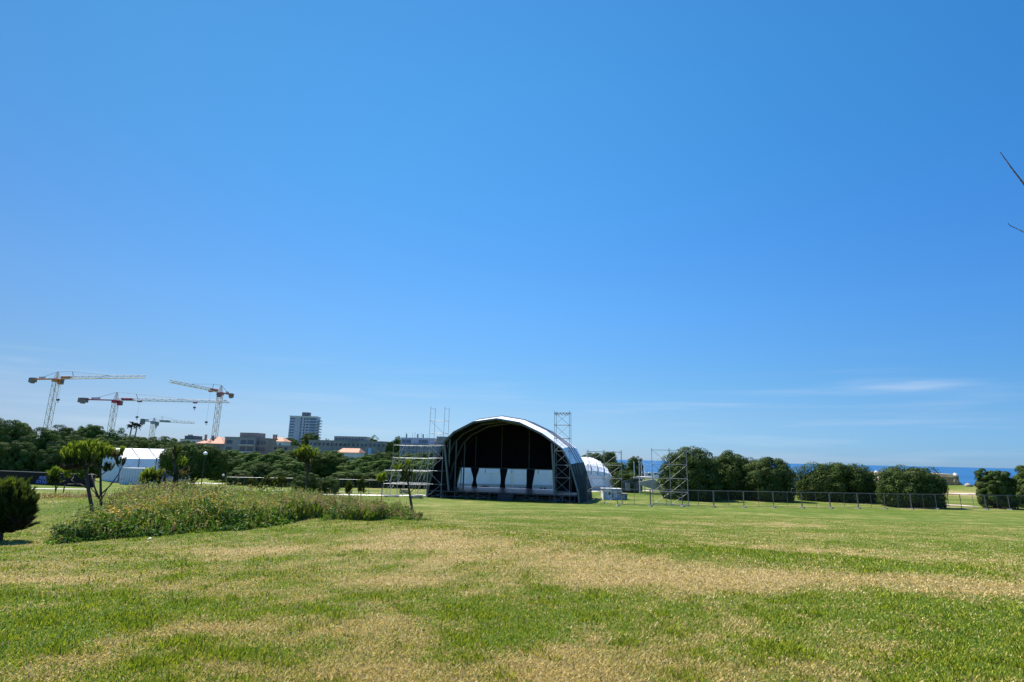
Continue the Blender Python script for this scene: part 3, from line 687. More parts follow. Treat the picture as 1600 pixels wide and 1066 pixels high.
def fence_run(p0, p1, labels, group):
    global fn_
    p0 = np.array(p0, float); p1 = np.array(p1, float); n = len(labels); st = (p1 - p0) / n
    for i, lab in enumerate(labels):
        a_ = p0 + st * i; b_ = p0 + st * (i + 1); ang = math.atan2(b_[1] - a_[1], b_[0] - a_[0])
        o = fproto if fn_ == 0 else copy_tree(fproto); fn_ += 1
        o['label'] = lab; o['group'] = group; o.location = (a_[0], a_[1], Hs(a_[0], a_[1]) + .005)
        L_ = np.linalg.norm((b_ - a_)[:2]); o.scale = (L_ / 3.4, 1, 1)
        o.rotation_euler = (R(random.uniform(-2.5, 2.5)), -math.atan2(Hs(b_[0], b_[1]) - Hs(a_[0], a_[1]), L_), ang + R(random.uniform(-1.5, 1.5)))
fl_ = ['mesh fence panel joined to the right foot of the wing scaffold', 'mesh fence panel left of the free standing scaffold frame', 'mesh fence panel behind the free standing scaffold frame',
       'mesh fence panel just right of the free standing scaffold frame', 'mesh fence panel under the dip between the first two round trees', 'mesh fence panel before the middle of the second round tree',
       'mesh fence panel left of the pale stone column', 'mesh fence panel passing in front of the pale stone column', 'mesh fence panel before the left end of the flat topped round tree',
       'mesh fence panel before the middle of the flat topped round tree', 'mesh fence panel before the right end of the flat topped round tree', 'mesh fence panel before the left side of the widest low round tree',
       'mesh fence panel before the middle of the widest low round tree', 'mesh fence panel before the right side of the widest low round tree', 'mesh fence panel in the gap with the fort and pinkish path',
       'mesh fence panel before the upright round tree right of the fort', 'mesh fence panel at the far right edge of the lawn']
fa, fb_ = G(965, 791), G(1640, 793.5)
fb_[1] = min(fb_[1], 84)
fence_run(fa, fb_, fl_, 'mesh fence panels along the far edge of the lawn')
fl2 = ['mesh fence panel left of the row of young trees', 'mesh fence panel behind the leftmost young trees', 'mesh fence panel behind the middle of the young tree row', 'mesh fence panel left of the tall palm like young pine',
       'mesh fence panel right behind the tall palm like young pine', 'mesh fence panel behind the brown weed heads', 'mesh fence panel between the two bushy saplings', 'mesh fence panel right of the bushy saplings', 'mesh fence panel next to the wide scaffold platform']
fence_run(P(352, 765, 86) * [1, 1, 0], P(604, 773, 86) * [1, 1, 0], fl2, 'mesh fence panels behind the weeds left of the stage')

# ------------------------------------------------------------------ cranes
def zplane(px, py, z): d = ray(px, py); return d * (z / d[2])
def lattice(mb, a_, b_, w0, w1, bays, rl, rb, up=None, tri=False):
    a_ = np.asarray(a_, float); b_ = np.asarray(b_, float); d = nrm(b_ - a_)
    x = nrm(np.cross(d, up if up is not None else (0, 1, 0))); y = np.cross(x, d)
    sec = [(-.5, 0), (.5, 0), (0, 1.0)] if tri else [(-.5, -.5), (.5, -.5), (.5, .5), (-.5, .5)]
    cs = []
    for k in range(bays + 1):
        f = k / bays; c = a_ + (b_ - a_) * f; w = w0 + (w1 - w0) * f; cs.append([c + (x * p + y * q) * w for p, q in sec])
    n = len(sec)
    for j in range(n): mb.sweep([c[j] for c in (cs[0], cs[-1])], rl, 4)
    for k in range(bays):
        for j in range(n):
            i2 = (j + 1) % n
            mb.sweep([cs[k][j], cs[k + 1][i2]] if (k + j) % 2 else [cs[k][i2], cs[k + 1][j]], rb, 4, cap=False)
            mb.sweep([cs[k][j], cs[k][i2]], rb, 4, cap=False)
def crane(label, Y, pm, papex, pj, pc, hooks, head, cwsize, scale=1.0):
    m_ = P(*pm, Y); z = m_[2]; foot = np.array([m_[0], m_[1], Hs(m_[0], m_[1])])
    root = thing('tower_crane', label, 'crane', foot)
    mb = MB(); lattice(mb, foot, m_, 2.0 * scale, 2.0 * scale, int((z - foot[2]) / (2.2 * scale)), .15 * scale, .085 * scale); mb.build('mast', M['craneW'], root)
    jt = zplane(*pj, z + .8); ct_ = zplane(*pc, z + .8) if pc[2:] == () else None
    jd = nrm((jt - m_) * [1, 1, 0]); jl = np.linalg.norm((jt - m_)[:2]); cl_ = abs((pc[0] - pm[0]) / (pj[0] - pm[0])) * jl
    base = m_ + ZA * .8 * scale
    jb = MB(); lattice(jb, base + jd * 1.2, base + jd * jl, 1.5 * scale, 1.2 * scale, int(jl / (2.1 * scale)), .12 * scale, .075 * scale, up=(0, 0, 1), tri=True)
    if jb.v and np.mean([p[2] for p in jb.v]) < base[2]:
        jb.v = [(p[0], p[1], 2 * base[2] - p[2]) for p in jb.v]
    jb.build('jib', M['craneW'], root)
    cj = MB(); sx = np.array([-jd[1], jd[0], 0])
    for s in (-1, 1): cj.sweep([base + sx * s * .7 * scale, base - jd * cl_ + sx * s * .7 * scale], .2 * scale, 4)
    cj.box(base - jd * cl_ * .45 + ZA * .2, (cl_ * .9, 1.5 * scale, .2), (jd, sx, ZA)); cj.build('counter_jib', head, root)
    MB().box(base - jd * cl_ * .62 + ZA * .9 * scale, (cl_ * .28, .1, .9 * scale), (jd, sx, ZA)).build('sign_board', M['skirt'], root)
    for k in range(3):
        MB().box(base - jd * (cl_ - cwsize[0] * (k - 1) / 3) - ZA * (.3 + .25 * (k % 2)) * scale, (cwsize[0] / 3 - .06, 1.6 * scale, cwsize[1] * (1 if k == 1 else .8)), (jd, sx, ZA)).build('counterweight', M['cw'], root)
    ap = P(*papex, Y); ax = MB(); lattice(ax, base, (base[0], base[1], ap[2]), 1.7 * scale, .3, 4, .12 * scale, .08 * scale); ax.build('apex', M['craneW'], root)
    top = np.array([base[0], base[1], ap[2]])
    MB().box(m_ + ZA * .1, (2.6 * scale, 2.6 * scale, 1.4 * scale)).build('slewing_unit', head, root)
    cab = MB(); cab.box(m_ + jd * 1.9 * scale - ZA * .6 * scale + sx * .8 * scale, (1.9 * scale, 1.7 * scale, 2.3 * scale), (jd, sx, ZA)); cb_ = cab.build('cab', head, root)
    gl = MB(); gl.box(m_ + jd * 2.9 * scale - ZA * .5 * scale + sx * .8 * scale, (.12, 1.5 * scale, 1.6 * scale), (jd, sx, ZA)); gl.build('windscreen', M['glassb'], cb_)
    MB().box(base + jd * 6 * scale + ZA * .6 * scale, (5.5 * scale, 1.3 * scale, 1.1 * scale), (jd, sx, ZA)).build('winch_house', head, root)
    st = base + jd * jl * .17 + ZA * 3.6 * scale
    pipe('strut', base + jd * jl * .19 + ZA * 1.2, st, .12 * scale, M['craneB'], root)
    pipe('tie_bar', top, st, .06, M['craneB'], root); pipe('tie_bar', st, base + jd * jl * .62 + ZA * 1.3, .06, M['craneB'], root)
    pipe('tie_bar', top, base - jd * cl_ * .75 + ZA * .3, .09, M['craneB'], root)
    for (hx, hy) in hooks:
        f = (hx - pm[0]) / (pj[0] - pm[0]); tp = base + jd * jl * f; hz = zplane(hx, hy, 1.0); hp_ = hz * (tp[1] / hz[1])
        tr = MB(); tr.box(tp - ZA * .4, (1.8, 1.3, .6), (jd, sx, ZA)); tr.build('trolley', head, root)
        pipe('hoist_cable', tp - ZA * .5, (tp[0], tp[1], hp_[2]), .03, M['craneB'], root)
        hk = MB(); hk.box((tp[0], tp[1], hp_[2]), (1.1, .7, .9)); hk.sweep([(tp[0], tp[1], hp_[2] - .4), (tp[0], tp[1], hp_[2] - 1.2), (tp[0] + .3, tp[1], hp_[2] - 1.5), (tp[0] + .5, tp[1], hp_[2] - 1.2)], .12, 5)
        hk.build('hook_block', M['craneB'], root)
    return root
crane('tallest tower crane, leftmost of the four, its long jib pointing right', 268, (88, 595), (91.5, 581), (227.5, 590.5), (48.5, 0), [(97, 625)], M['craneO'], (3.5, 2.8))
crane('tower crane with crimson head and the longest jib, second from the left', 290, (180.5, 628), (182, 613), (358.5, 629.5), (129.5, 0), [(305, 637), (218, 652)], M['craneM'], (4.6, 3.1))
crane('small grey tower crane standing behind the two palms', 440, (240.2, 661), (241, 653), (304.5, 662.5), (223.5, 0), [(245, 667)], M['craneG'], (3.4, 5.2), 1.25)
crane('tower crane above the red roof with jib raised towards the left', 288, (344, 616), (346, 602), (265, 597.5), (364.5, 0), [(327, 660)], M['craneR'], (2.4, 2.6))

# ------------------------------------------------------------------ buildings
def win(name, c, w, h, ax, m_, parent):
    X, Y_, Z = ax; key = (round(w, 2), round(h, 2), m_.name, tuple(np.round(X, 3)))
    if key not in _win:
        b2 = MB(); b2.box((0, 0, 0), (w, .16, h), ax); me_ = bpy.data.meshes.new(name); me_.from_pydata(b2.v, [], b2.f); me_.materials.append(m_); _win[key] = me_
    o = bpy.data.objects.new(name, _win[key]); COL.objects.link(o); o.parent = parent; o.location = Vector([float(q) for q in c]) - parent.location; return o
_win = {}
def frame_for(pa, pb, Ya, Yb):
    a_, b_ = P(pa, 705, Ya), P(pb, 705, Yb); X = nrm([b_[0] - a_[0], b_[1] - a_[1], 0]); return a_, X, np.array([-X[1], X[0], 0]), np.linalg.norm((b_ - a_)[:2])
def zrow(px, py, Y): return P(px, py, Y)[2]
# apartment tower, 600 m away
a_, X, Yv, W_ = frame_for(447.5, 490.5, 600, 604); zt = zrow(470, 651.5, 602); zg = min(Hs(a_[0], 610), 0) - 1
tb = thing('apartment_tower', 'pale pink high rise apartment block with balcony slabs down its right edge', 'building', (a_[0], a_[1], zg))
def T(x, y, z): q = a_ + X * x + Yv * y; return np.array([q[0], q[1], z])
AX = (X, Yv, ZA)
b2 = MB(); b2.box(T(W_ / 2, 9, (zg + zt) / 2), (W_, 18, zt - zg), AX); b2.build('wall', M['pink'], tb)
b2 = MB(); b2.box(T(W_ / 2, 9, zt + .5), (W_ + 1.2, 19.4, 1.0), AX); rfp = b2.build('roof', M['pale'], tb)
b2 = MB(); b2.box(T(W_ * .53, 9, zt + 3.2), (W_ * .28, 8, 4.4), AX); b2.build('roof_plant', M['darkroof'], rfp)
nf = 12; fh = 3.05
for k in range(nf):
    z = zt - 2.2 - k * fh
    win('window_band', T(W_ * .11, -.06, z), W_ * .17, 1.3, AX, M['glassb'], tb)
    win('window', T(W_ * .43, -.06, z), 1.5, 2.2, AX, M['glass'], tb); win('window', T(W_ * .55, -.06, z), 1.3, 2.2, AX, M['glass'], tb)
    win('window', T(W_ * .66, -.06, z), 2.8, 1.5, AX, M['glass'], tb); win('loggia', T(W_ * .86, -.07, z), W_ * .24, 2.0, AX, M['glassb'], tb)
    win('floor_band', T(W_ * .3, -.05, z - 1.55), W_ * .2, .25, AX, M['greyr'], tb)
    b2 = MB(); b2.box(T(W_ + 1.7, 7, z - 1.2), (3.4, 14, .9), AX); b2.build('balcony', M['pink'], tb)
# generic blocks
def block(name, label, pa, pb, ptop, Y, wall, depth=12, Yb=None, cat='building', parapet=True):
    global a_, X, Yv, AX, W_
    a_, X, Yv, W_ = frame_for(pa, pb, Y, Yb or Y); AX = (X, Yv, ZA); mid = (pa + pb) / 2
    z1 = zrow(mid, ptop, Y); z0 = Hs((a_ + X * W_ / 2)[0], Y) - 1.5
    o = thing(name, label, cat, (a_[0], a_[1], z0))
    q = MB(); q.box(T(W_ / 2, depth / 2, (z0 + z1) / 2), (W_, depth, z1 - z0), AX); q.build('wall', wall, o)
    if parapet:
        q = MB(); q.box(T(W_ / 2, depth / 2, z1 + .15), (W_ + .4, depth + .4, .3), AX); q.build('roof', M['conc'], o)
    return o, z0, z1
def upper(o, fa, fb2, z0, ptop, px, Y, m_, name='penthouse', dep=(2, 10)):
    z1 = zrow(px, ptop, Y); q = MB(); q.box(T(W_ * (fa + fb2) / 2, sum(dep) / 2, (z0 + z1) / 2 + .3), (W_ * (fb2 - fa), dep[1] - dep[0], z1 - z0 + .6), AX); return q.build(name, m_, o), z1
# long weathered block
o, z0, z1 = block('long_building', 'long low weathered concrete building with a set back top storey behind the woods', 481, 602, 689.5, 300, M['conc'], 14)
ph, zz = upper(o, .31, .73, z1, 683.5, 545, 300, M['conc'])
for k in range(18): win('window', T(W_ * (.03 + k * .055), -.06, z1 - 1.9), 1.5 if k % 3 else .9, 1.5, AX, M['glass'], o)
for k in range(9): win('window', T(W_ * (.34 + k * .042), 1.95, z1 + 1.2), 1.1, .8, AX, M['glass'], o)
for k in (.12, .31, .5, .62, .8, .95): win('pier', T(W_ * k, -.1, z1 - 2.6), .5, 5.0, AX, M['brown'], o)
# modern glazed block
o, z0, z1 = block('glazed_block', 'modern block with dark glazing and pale upper storey behind the left scaffold', 624, 698, 695, 262, M['greyr'], 14)
ph, zz = upper(o, .0, .72, z1, 686, 655, 262, M['pink']); ph2, zz2 = upper(o, .76, 1.0, z1, 684, 688, 262, M['conc'], 'stair_tower')
for k in range(2):
    win('window', T(W_ * (.12 + k * .36), 1.9, z1 + 1.5), 4.4, 1.6, AX, M['glassb'], o)
for r_ in range(3):
    for k in range(9): win('window', T(W_ * (.07 + k * .108), -.06, z1 - 1.5 - r_ * 2.2), 1.9, 1.55, AX, M['glassb'], o)
for fx in (.09, .33, .45): pipe('chimney', T(W_ * fx, 5, zz), T(W_ * fx, 5, zz + 2.4), .35, M['steeldark'], o)
# grey apartment block with balconies
o, z0, z1 = block('apartment_block', 'grey apartment block with white balcony slabs right of the red roof', 349, 397, 684, 240, M['greyr'], 12)
ph, zz = upper(o, .40, .98, z1, 678, 381, 240, M['brown'])
for r_ in range(3):
    z = z1 - 1.9 - r_ * 2.9
    for k in range(2): win('window', T(W_ * (.11 + k * .1), -.06, z), 1.2, 1.6, AX, M['glass'], o)
    win('loggia', T(W_ * .74, -.06, z), W_ * .42, 1.9, AX, M['glass'], o)
    b2 = MB(); b2.box(T(W_ * .74, -.7, z - 1.15), (W_ * .46, 1.3, .3), AX); b2.build('balcony', M['pale'], o)
    win('pier', T(W_ * .74, -.12, z), .5, 1.9, AX, M['greyr'], o)
o, z0, z1 = block('apartment_block', 'brownish apartment wing with tall windows beside the grey block', 397.6, 415, 685.5, 242, M['brown'], 10)
for r_ in range(3):
    for k in range(4): win('window', T(W_ * (.14 + k * .23), -.06, z1 - 1.8 - r_ * 2.8), .75, 1.7, AX, M['glass'], o)
def house(name, label, pa, pb, peave, pridge, Y, wall, depth=9, chim=(), wins=3, hip=.3):
    global a_, X, Yv, AX, W_
    o, z0, z1 = block(name, label, pa, pb, peave, Y, wall, depth, parapet=False, cat='house'); zr = zrow((pa + pb) / 2, pridge, Y + depth / 2)
    e = .5; q = MB()
    q.add([T(-e, -e, z1), T(W_ + e, -e, z1), T(W_ + e, depth + e, z1), T(-e, depth + e, z1), T(W_ * hip, depth / 2, zr), T(W_ * (1 - hip), depth / 2, zr)], [[0, 1, 5, 4], [1, 2, 5], [2, 3, 4, 5], [3, 0, 4], [0, 3, 2, 1]])
    rf_ = q.build('roof', M['tile'], o)
    for (f, hh) in chim:
        q = MB(); q.box(T(W_ * f, depth * .3, (z1 + zr) / 2 + hh / 2), (.8, .8, hh + (zr - z1) * .5), AX); q.box(T(W_ * f, depth * .3, (z1 + zr) / 2 + hh + (zr - z1) * .25), (1.0, 1.0, .2), AX); q.build('chimney', M['brown'], rf_)
    for k in range(wins): win('window', T(W_ * (k + .7) / (wins + .4), -.06, z1 - 1.6), .9, 1.2, AX, M['glass'], o)
    return o
house('red_roof_house', 'wide house with terracotta hipped roof at the foot of the raised crane', 306, 347, 693, 682.5, 262, M['brown'], 14, ((.12, 1.6), (.4, 1.2)), 4, .42)
house('red_roof_house', 'white house with terracotta roof and two chimneys left of the high rise', 412, 441, 689.5, 683.5, 285, M['pale'], 10, ((.33, 1.8), (.46, 1.8)), 4, .25)
house('red_roof_house', 'cream house with plain orange roof in the middle of the woods', 528, 559, 707, 700.5, 172, M['pale'], 8, (), 0, .06)
o, z0, z1 = block('flat_roof_house', 'pale flat roofed house left of the terracotta hipped roof', 279, 306, 687, 275, M['pale'], 10)
upper(o, .1, .62, z1, 682.5, 288, 275, M['darkroof'])
for k in range(3): win('window', T(W_ * (.2 + k * .3), -.06, z1 - 1.2), 1.6, 1.0, AX, M['glass'], o)
o, z0, z1 = block('low_house', 'low tan roofed house below the white house', 424, 452, 697, 230, M['brown'], 9)
for k in range(3): win('window', T(W_ * (.2 + k * .3), -.06, z1 - 1.0), 1.0, .8, AX, M['glass'], o)
sg = P(577.5, 705, 150); sgz = Hs(sg[0], 150); bs = thing('sign_panel', 'pale blue upright panel among the trees right of the cream house', 'sign', (sg[0], 150, sgz))
MB().box((sg[0], 150, sg[2]), (.75, .15, 1.7)).build('panel', M['bluesign'], bs); pipe('post', (sg[0], 150, sgz), (sg[0], 150, sg[2]), .07, M['steel'], bs)

# ------------------------------------------------------------------ fort, column, ramp, poles
g_ = at_ground(1468, 172); ft = thing('fort', 'old stone coastal fort with battered walls and domed corner turret before the sea', 'fort', g_)
c1 = P(1493, 746, 172); c0 = P(1376, 744, 190); zp = c1[2]
zb = g_[2] - 1.2; bat = 2.6
fr = np.array([c1[0], 172, 0]); lf = np.array([c0[0], 190, 0]); bk = np.array([c1[0] + 14, 200, 0])
def corner(p, off, z): return np.array([p[0] + off[0], p[1] + off[1], z])
w_ = MB(); lo = [corner(fr, (1.9, -bat), zb), corner(lf, (-2, -bat), zb), corner(lf, (-2, 22), zb), corner(bk, (3, 2), zb)]
hi = [corner(fr, (-.4, 0), zp), corner(lf, (0, 0), zp), corner(lf, (0, 20), zp), corner(bk, (0, 0), zp)]
w_.add(lo + hi, [[0, 1, 5, 4], [1, 2, 6, 5], [2, 3, 7, 6], [3, 0, 4, 7], [4, 5, 6, 7]]); w_.build('wall', M['stone'], ft)
w_ = MB()
for i in range(4):
    p, q = hi[i], hi[(i + 1) % 4]; d = nrm(q - p); n_ = np.array([-d[1], d[0], 0]); w_.box((p + q) / 2 + ZA * .45, (np.linalg.norm(q - p), 1.0, .9), (d, n_, ZA))
w_.build('parapet', M['stone'], ft)
def turret(p, z, r_):
    q = MB(); q.lathe((p[0], p[1], z), [(.15 * r_, -2.2 * r_), (.7 * r_, -1.3 * r_), (1.1 * r_, -.5 * r_), (1.1 * r_, -.3 * r_), (r_, -.3 * r_), (r_, 1.4 * r_), (1.15 * r_, 1.45 * r_), (1.15 * r_, 1.6 * r_)], 12); t_ = q.build('turret', M['stone'], ft)
    q = MB(); q.lathe((p[0], p[1], z), [(1.1 * r_, 1.6 * r_), (1.0 * r_, 2.0 * r_), (.7 * r_, 2.4 * r_), (.2 * r_, 2.6 * r_), (.15 * r_, 2.9 * r_), (.02, 3.0 * r_)], 12); q.build('dome', M['marble'], t_)
    q = MB(); q.box((p[0] - .2 * r_, p[1] - r_, z + .6 * r_), (.3 * r_, .1, .8 * r_)); q.build('loophole', M['dark'], t_)
turret(hi[0] + np.array([.4, 0, 0]), zp - .9, .8); turret(P(1369.5, 742, 192), P(1370, 743.5, 192)[2], .62)
bg_ = P(1513, 762, 158); bl = MB(); 
for k in range(3): bl.lathe((bg_[0] + k * .6, 158 + k * .3, Hs(bg_[0], 158) - .1), [(.9 - .15 * k, 0), (.85 - .15 * k, .3), (.6, .6 - .12 * k), (.25, .8 - .2 * k), (.04, .82 - .2 * k)], 9)
tag(bl.build('boulder', M['stone']), 'pale boulder on the grassy mound right of the fort', 'boulder')
bt = zplane(1503, 754, -20); by = 560.0; bt = P(1503, 754, by); 
bo = thing('boat', 'small dark boat on the sea right of the fort turret', 'boat', (bt[0], by, -20))
hl = MB(); hl.prism([(bt[0] - 4.5, by, -18.2), (bt[0] + 5, by, -18.0), (bt[0] + 3.6, by, -20.2), (bt[0] - 3.6, by, -20.2)], (0, 2.6, 0)); hl.build('hull', M['dark'], bo)
MB().box((bt[0] - 1.5, by + 1.3, -17.1), (3.0, 1.8, 2.0)).build('wheelhouse', M['vanw'], bo); pipe('mast', (bt[0] + .6, by + 1.3, -18.2), (bt[0] + .6, by + 1.3, -14.5), .12, M['dark'], bo)

g_ = at_ground(1238, 108); zc = lambda y: P(1238, y, 108)[2]
sc_ = thing('stone_column', 'pale stone column on an arched pedestal in the gap between two round trees', 'monument', g_)
hC = zc(743) - g_[2]; hB = zc(768) - g_[2]
q = MB()
for sx in (-1, 1): q.box(g_ + np.array([sx * .9, 0, hB * .45]), (.6, 1.6, hB * .9))
q.box(g_ + np.array([0, 0, hB * .8]), (2.4, 1.7, hB * .25)); q.box(g_ + np.array([0, .5, hB * .35]), (1.2, .3, hB * .7)); q.lathe(g_, [(.95, hB * .92), (.9, hB * 1.1), (.55, hB * 1.2), (.5, hB * 1.35)], 12)
q.build('pedestal', M['marble'], sc_)
MB().lathe(g_, [(.42, hB * 1.3), (.36, hC * .80), (.34, hC * .86)], 12).build('shaft', M['marble'], sc_)
q = MB(); q.lathe(g_, [(.36, hC * .85), (.62, hC * .93), (.85, hC * .96), (.85, hC * 1.0)], 12); q.box(g_ + ZA * (hC * 1.015), (1.9, 1.9, hC * .03)); q.build('capital', M['marble'], sc_)

YR = 101
rp_ = at_ground(1012, YR); ra = thing('concrete_ramp', 'pale concrete ramp wall with dark underside right of the marquee', 'ramp', rp_)
def RP(px, py, dy=0): return P(px, py, YR + dy)
q = MB(); q.prism([RP(997.5, 753), RP(1022, 748.5), RP(1031, 754.5), RP(1034, 767), RP(1022, 765), RP(1006, 760), RP(998, 757)], (.3, 1.0, 0)); q.build('ramp_face', M['ramp'], ra)
q = MB(); q.prism([RP(990, 744.5, 3), RP(1022, 746, 3), RP(1022, 748.2, 3), RP(990, 747.5, 3)], (0, 3.0, 0)); q.build('parapet', M['marble'], ra)
q = MB(); q.prism([RP(974, 752, 3), RP(989, 747.6, 3), RP(1004, 749, 3), RP(1004, 768, 3), RP(974, 768, 3)], (0, .8, 0)); q.build('underside_wall', M['darkroof'], ra)
MB().box(RP(981, 761, 2.6), (.8, .2, 1.4)).build('doorway', M['greyr'], ra)
for (px, t0, Yp, lab) in ((990.5, 723, 104.5, 'short white pole at the left end of the pole group'), (998.5, 722, 98, 'thickest and tallest white pole beside the concrete ramp'), (1001.8, 724, 109, 'thin brownish pole right behind the tallest white pole'), (1006.5, 725, 107, 'slim white pole third from the right in the group'),
                          (1011.5, 726, 112, 'slim white pole before the bright sea, second from the right'), (1017.5, 726, 108, 'slim white pole nearest the free standing scaffold frame')):
    q = P(px, t0, Yp); gz = Hs(q[0], Yp); po = thing('light_pole', lab, 'pole', (q[0], Yp, gz), 'white poles beside the concrete ramp')
    MB().sweep([(q[0], Yp, gz), (q[0], Yp, q[2])], [.10, .065], 7).build('shaft', M['lampw'], po)
    MB().lathe((q[0], Yp, q[2]), [(.08, -.08), (.11, .04), (.03, .15)], 7).build('cap', M['skirt'], po)
def van(px, Y, label):
    g_ = at_ground(px, Y); o = thing('parked_van', label, 'van', g_)
    q = MB(); q.prism([g_ + np.array(p) for p in ((-2.2, 0, .35), (2.3, 0, .35), (2.35, 0, 1.0), (1.5, 0, 1.25), (.9, 0, 2.0), (-2.2, 0, 2.1))], (0, 1.8, 0)); q.build('body', M['vanw'], o)
    MB().box(g_ + np.array([.3, -.02, 1.55]), (1.3, .06, .5)).build('window', M['glass'], o)
    for x in (-1.4, 1.5):
        wv = MB(); wv.sweep([g_ + np.array([x, -.05, .35]), g_ + np.array([x, .2, .35])], .35, 12); wv.build('wheel', M['rubber'], o)
van(1012, 178, 'white van parked beyond the concrete ramp near the sea'); van(1024, 184, 'white van half hidden by the first big round tree')

def lamp(px, ptop, Y, label, r_=.32):
    q = P(px, ptop, Y); gz = Hs(q[0], Y); o = thing('lamp_post', label, 'lamp post', (q[0], Y, gz))
    MB().sweep([(q[0], Y, gz), (q[0], Y, q[2])], [.07, .045], 7).build('pole', M['dark'], o)
    MB().lathe((q[0], Y, q[2]), [(r_ * .4, -.15), (r_, -.05), (r_ * .9, .08), (r_ * .4, .2), (.03, .24)], 12).build('lamp_head', M['lampw'], o)
lamp(321, 709, 66, 'tall lamp post with white dome head in front of the dark umbrella pine', .25)
lamp(349, 743, 92, 'short lamp post standing on the bright lawn right of the umbrella pine', .2)

# ------------------------------------------------------------------ foliage
def leaves(c, nrml, size, r2, aspect=1.0):
    """loose quads at centres c, facing nrml, edge size"""
    n = len(c); t0 = r2.normal(size=(n, 3)); t0 -= (t0 * nrml).sum(1, keepdims=True) * nrml; t0 /= np.linalg.norm(t0, axis=1, keepdims=True) + 1e-9
    b0 = np.cross(nrml, t0); s = np.asarray(size).reshape(-1, 1) / 2
    return np.stack([c - t0 * s * aspect, c - b0 * s * .75, c + t0 * s * aspect, c + b0 * s * .75], 1).reshape(-1, 3)
def unit(r2, n):
    v = r2.normal(size=(n, 3)); return v / np.linalg.norm(v, axis=1, keepdims=True)
PAL = {'metro': np.array([[.050, .084, .018], [.066, .106, .023], [.040, .068, .015], [.082, .122, .032], [.088, .114, .038]]),
       'broad': np.array([[.070, .12, .024], [.092, .15, .030], [.056, .098, .020], [.115, .16, .04]]),
       'olive': np.array([[.048, .080, .014], [.062, .096, .018], [.036, .062, .012], [.076, .10, .024]]),
       'lime': np.array([[.075, .13, .024], [.095, .15, .03], [.06, .10, .02]])}
def crown_mesh(w, h, d, kind, seed, npuff=170, per=70, leaf=.24, bottom=.02, lobes=5, blocky=.75, skirt=True):
    r2 = np.random.default_rng(seed); pal = PAL[kind]
    lc = [(0, 0, 0, 1.0)] + [(r2.uniform(-.42, .42), r2.uniform(-.4, .4), r2.uniform(-.05, .25), r2.uniform(.45, .72)) for _ in range(lobes)]
    pts = []; 
    cz = h * (.42 if skirt else .5)
    dirs = unit(r2, npuff * 3)
    for dv in dirs:
        if dv[2] < -.75: continue
        # superellipsoid above, a straight skirt down to the ground below
        e = 2.0 + blocky * 1.2; rad = (abs(dv[0]) ** e + abs(dv[1]) ** e + abs(dv[2]) ** e) ** (-1 / e)
        k = .82 + .16 * math.sin(3.1 * dv[0] + seed) * math.cos(2.7 * dv[1] + seed * 1.7) + r2.uniform(-.19, .13)
        p = dv * rad * min(k, 1.02)
        if dv[2] < 0 and skirt:
            hxy = math.hypot(p[0], p[1]) + 1e-6; tgt = (.96 - .22 * dv[2] ** 2) * min(k + .1, 1.0); p = np.array([p[0] * tgt / hxy, p[1] * tgt / hxy, max(dv[2] * 1.25, -1)])
        pts.append((p[0] * w / 2, p[1] * d / 2, cz + p[2] * (h - cz if p[2] > 0 else cz)))
        if len(pts) >= npuff: break
    pts = np.array(pts); pr = r2.uniform(.06, .12, len(pts)) * min(w, 13) + .12
    pts[:, 2] = np.maximum(pts[:, 2], bottom * h + pr * .3)
    mx_ = np.abs(pts[:, 0]).max(); pts[:, 0] *= (w / 2 - pr.mean()) / mx_; pts[:, 2] *= (h - pr.mean() * .8) / pts[:, 2].max()
    cen = np.repeat(pts, per, 0); rr_ = np.repeat(pr, per); u_ = unit(r2, len(cen)); out_ = nrm2(cen - np.array([0, 0, h * .4])); u_ = nrm2(u_ + out_ * .55 + np.array([0, 0, .25]))
    C = cen + u_ * (rr_ * r2.uniform(.86, 1.05, len(cen)))[:, None] * np.array([1, 1, .85])
    Nn = nrm2(u_ + .32 * unit(r2, len(cen)))
    V1 = leaves(C, Nn, leaf * r2.uniform(.6, 1.35, len(C)), r2)
    pc = pal[r2.integers(0, len(pal), len(pts))]; col = np.repeat(pc, per, 0) * r2.uniform(.8, 1.22, (len(C), 1))
    ni = 1400; di = unit(r2, ni); ri = r2.uniform(.45, .82, ni)[:, None]
    Ci = np.array([0, 0, cz]) + di * ri * np.array([w / 2, d / 2, h / 2]) * .95; Ci[:, 2] = np.maximum(Ci[:, 2], bottom * h)
    V2 = leaves(Ci, unit(r2, ni), np.full(ni, w * .085 + .2), r2); col2 = pal[r2.integers(0, len(pal), ni)] * .9
    return np.concatenate([V1, V2]), np.concatenate([col, col2])
def nrm2(v): return v / (np.linalg.norm(v, axis=1, keepdims=True) + 1e-9)
def trunk_mb(h, r_, seed, n=3, spread=.3, foot=None):
    r2 = random.Random(seed); mb = MB()
    p = [np.array([0, 0, -.1]), np.array([r2.uniform(-.1, .1), 0, h * .3]), np.array([r2.uniform(-.2, .2), r2.uniform(-.2, .2), h * .62])]
    mb.sweep(p, [r_, r_ * .8, r_ * .55], 8)
    for k in range(n):
        an = 2 * math.pi * (k + r2.random() * .5) / n; d = np.array([math.cos(an), math.sin(an), 0]) * h * spread
        mb.sweep([p[1], p[1] + d * .5 + ZA * h * .2, p[1] + d + ZA * h * .42], [r_ * .5, r_ * .34, r_ * .15], 6)
    return mb
protos = {}
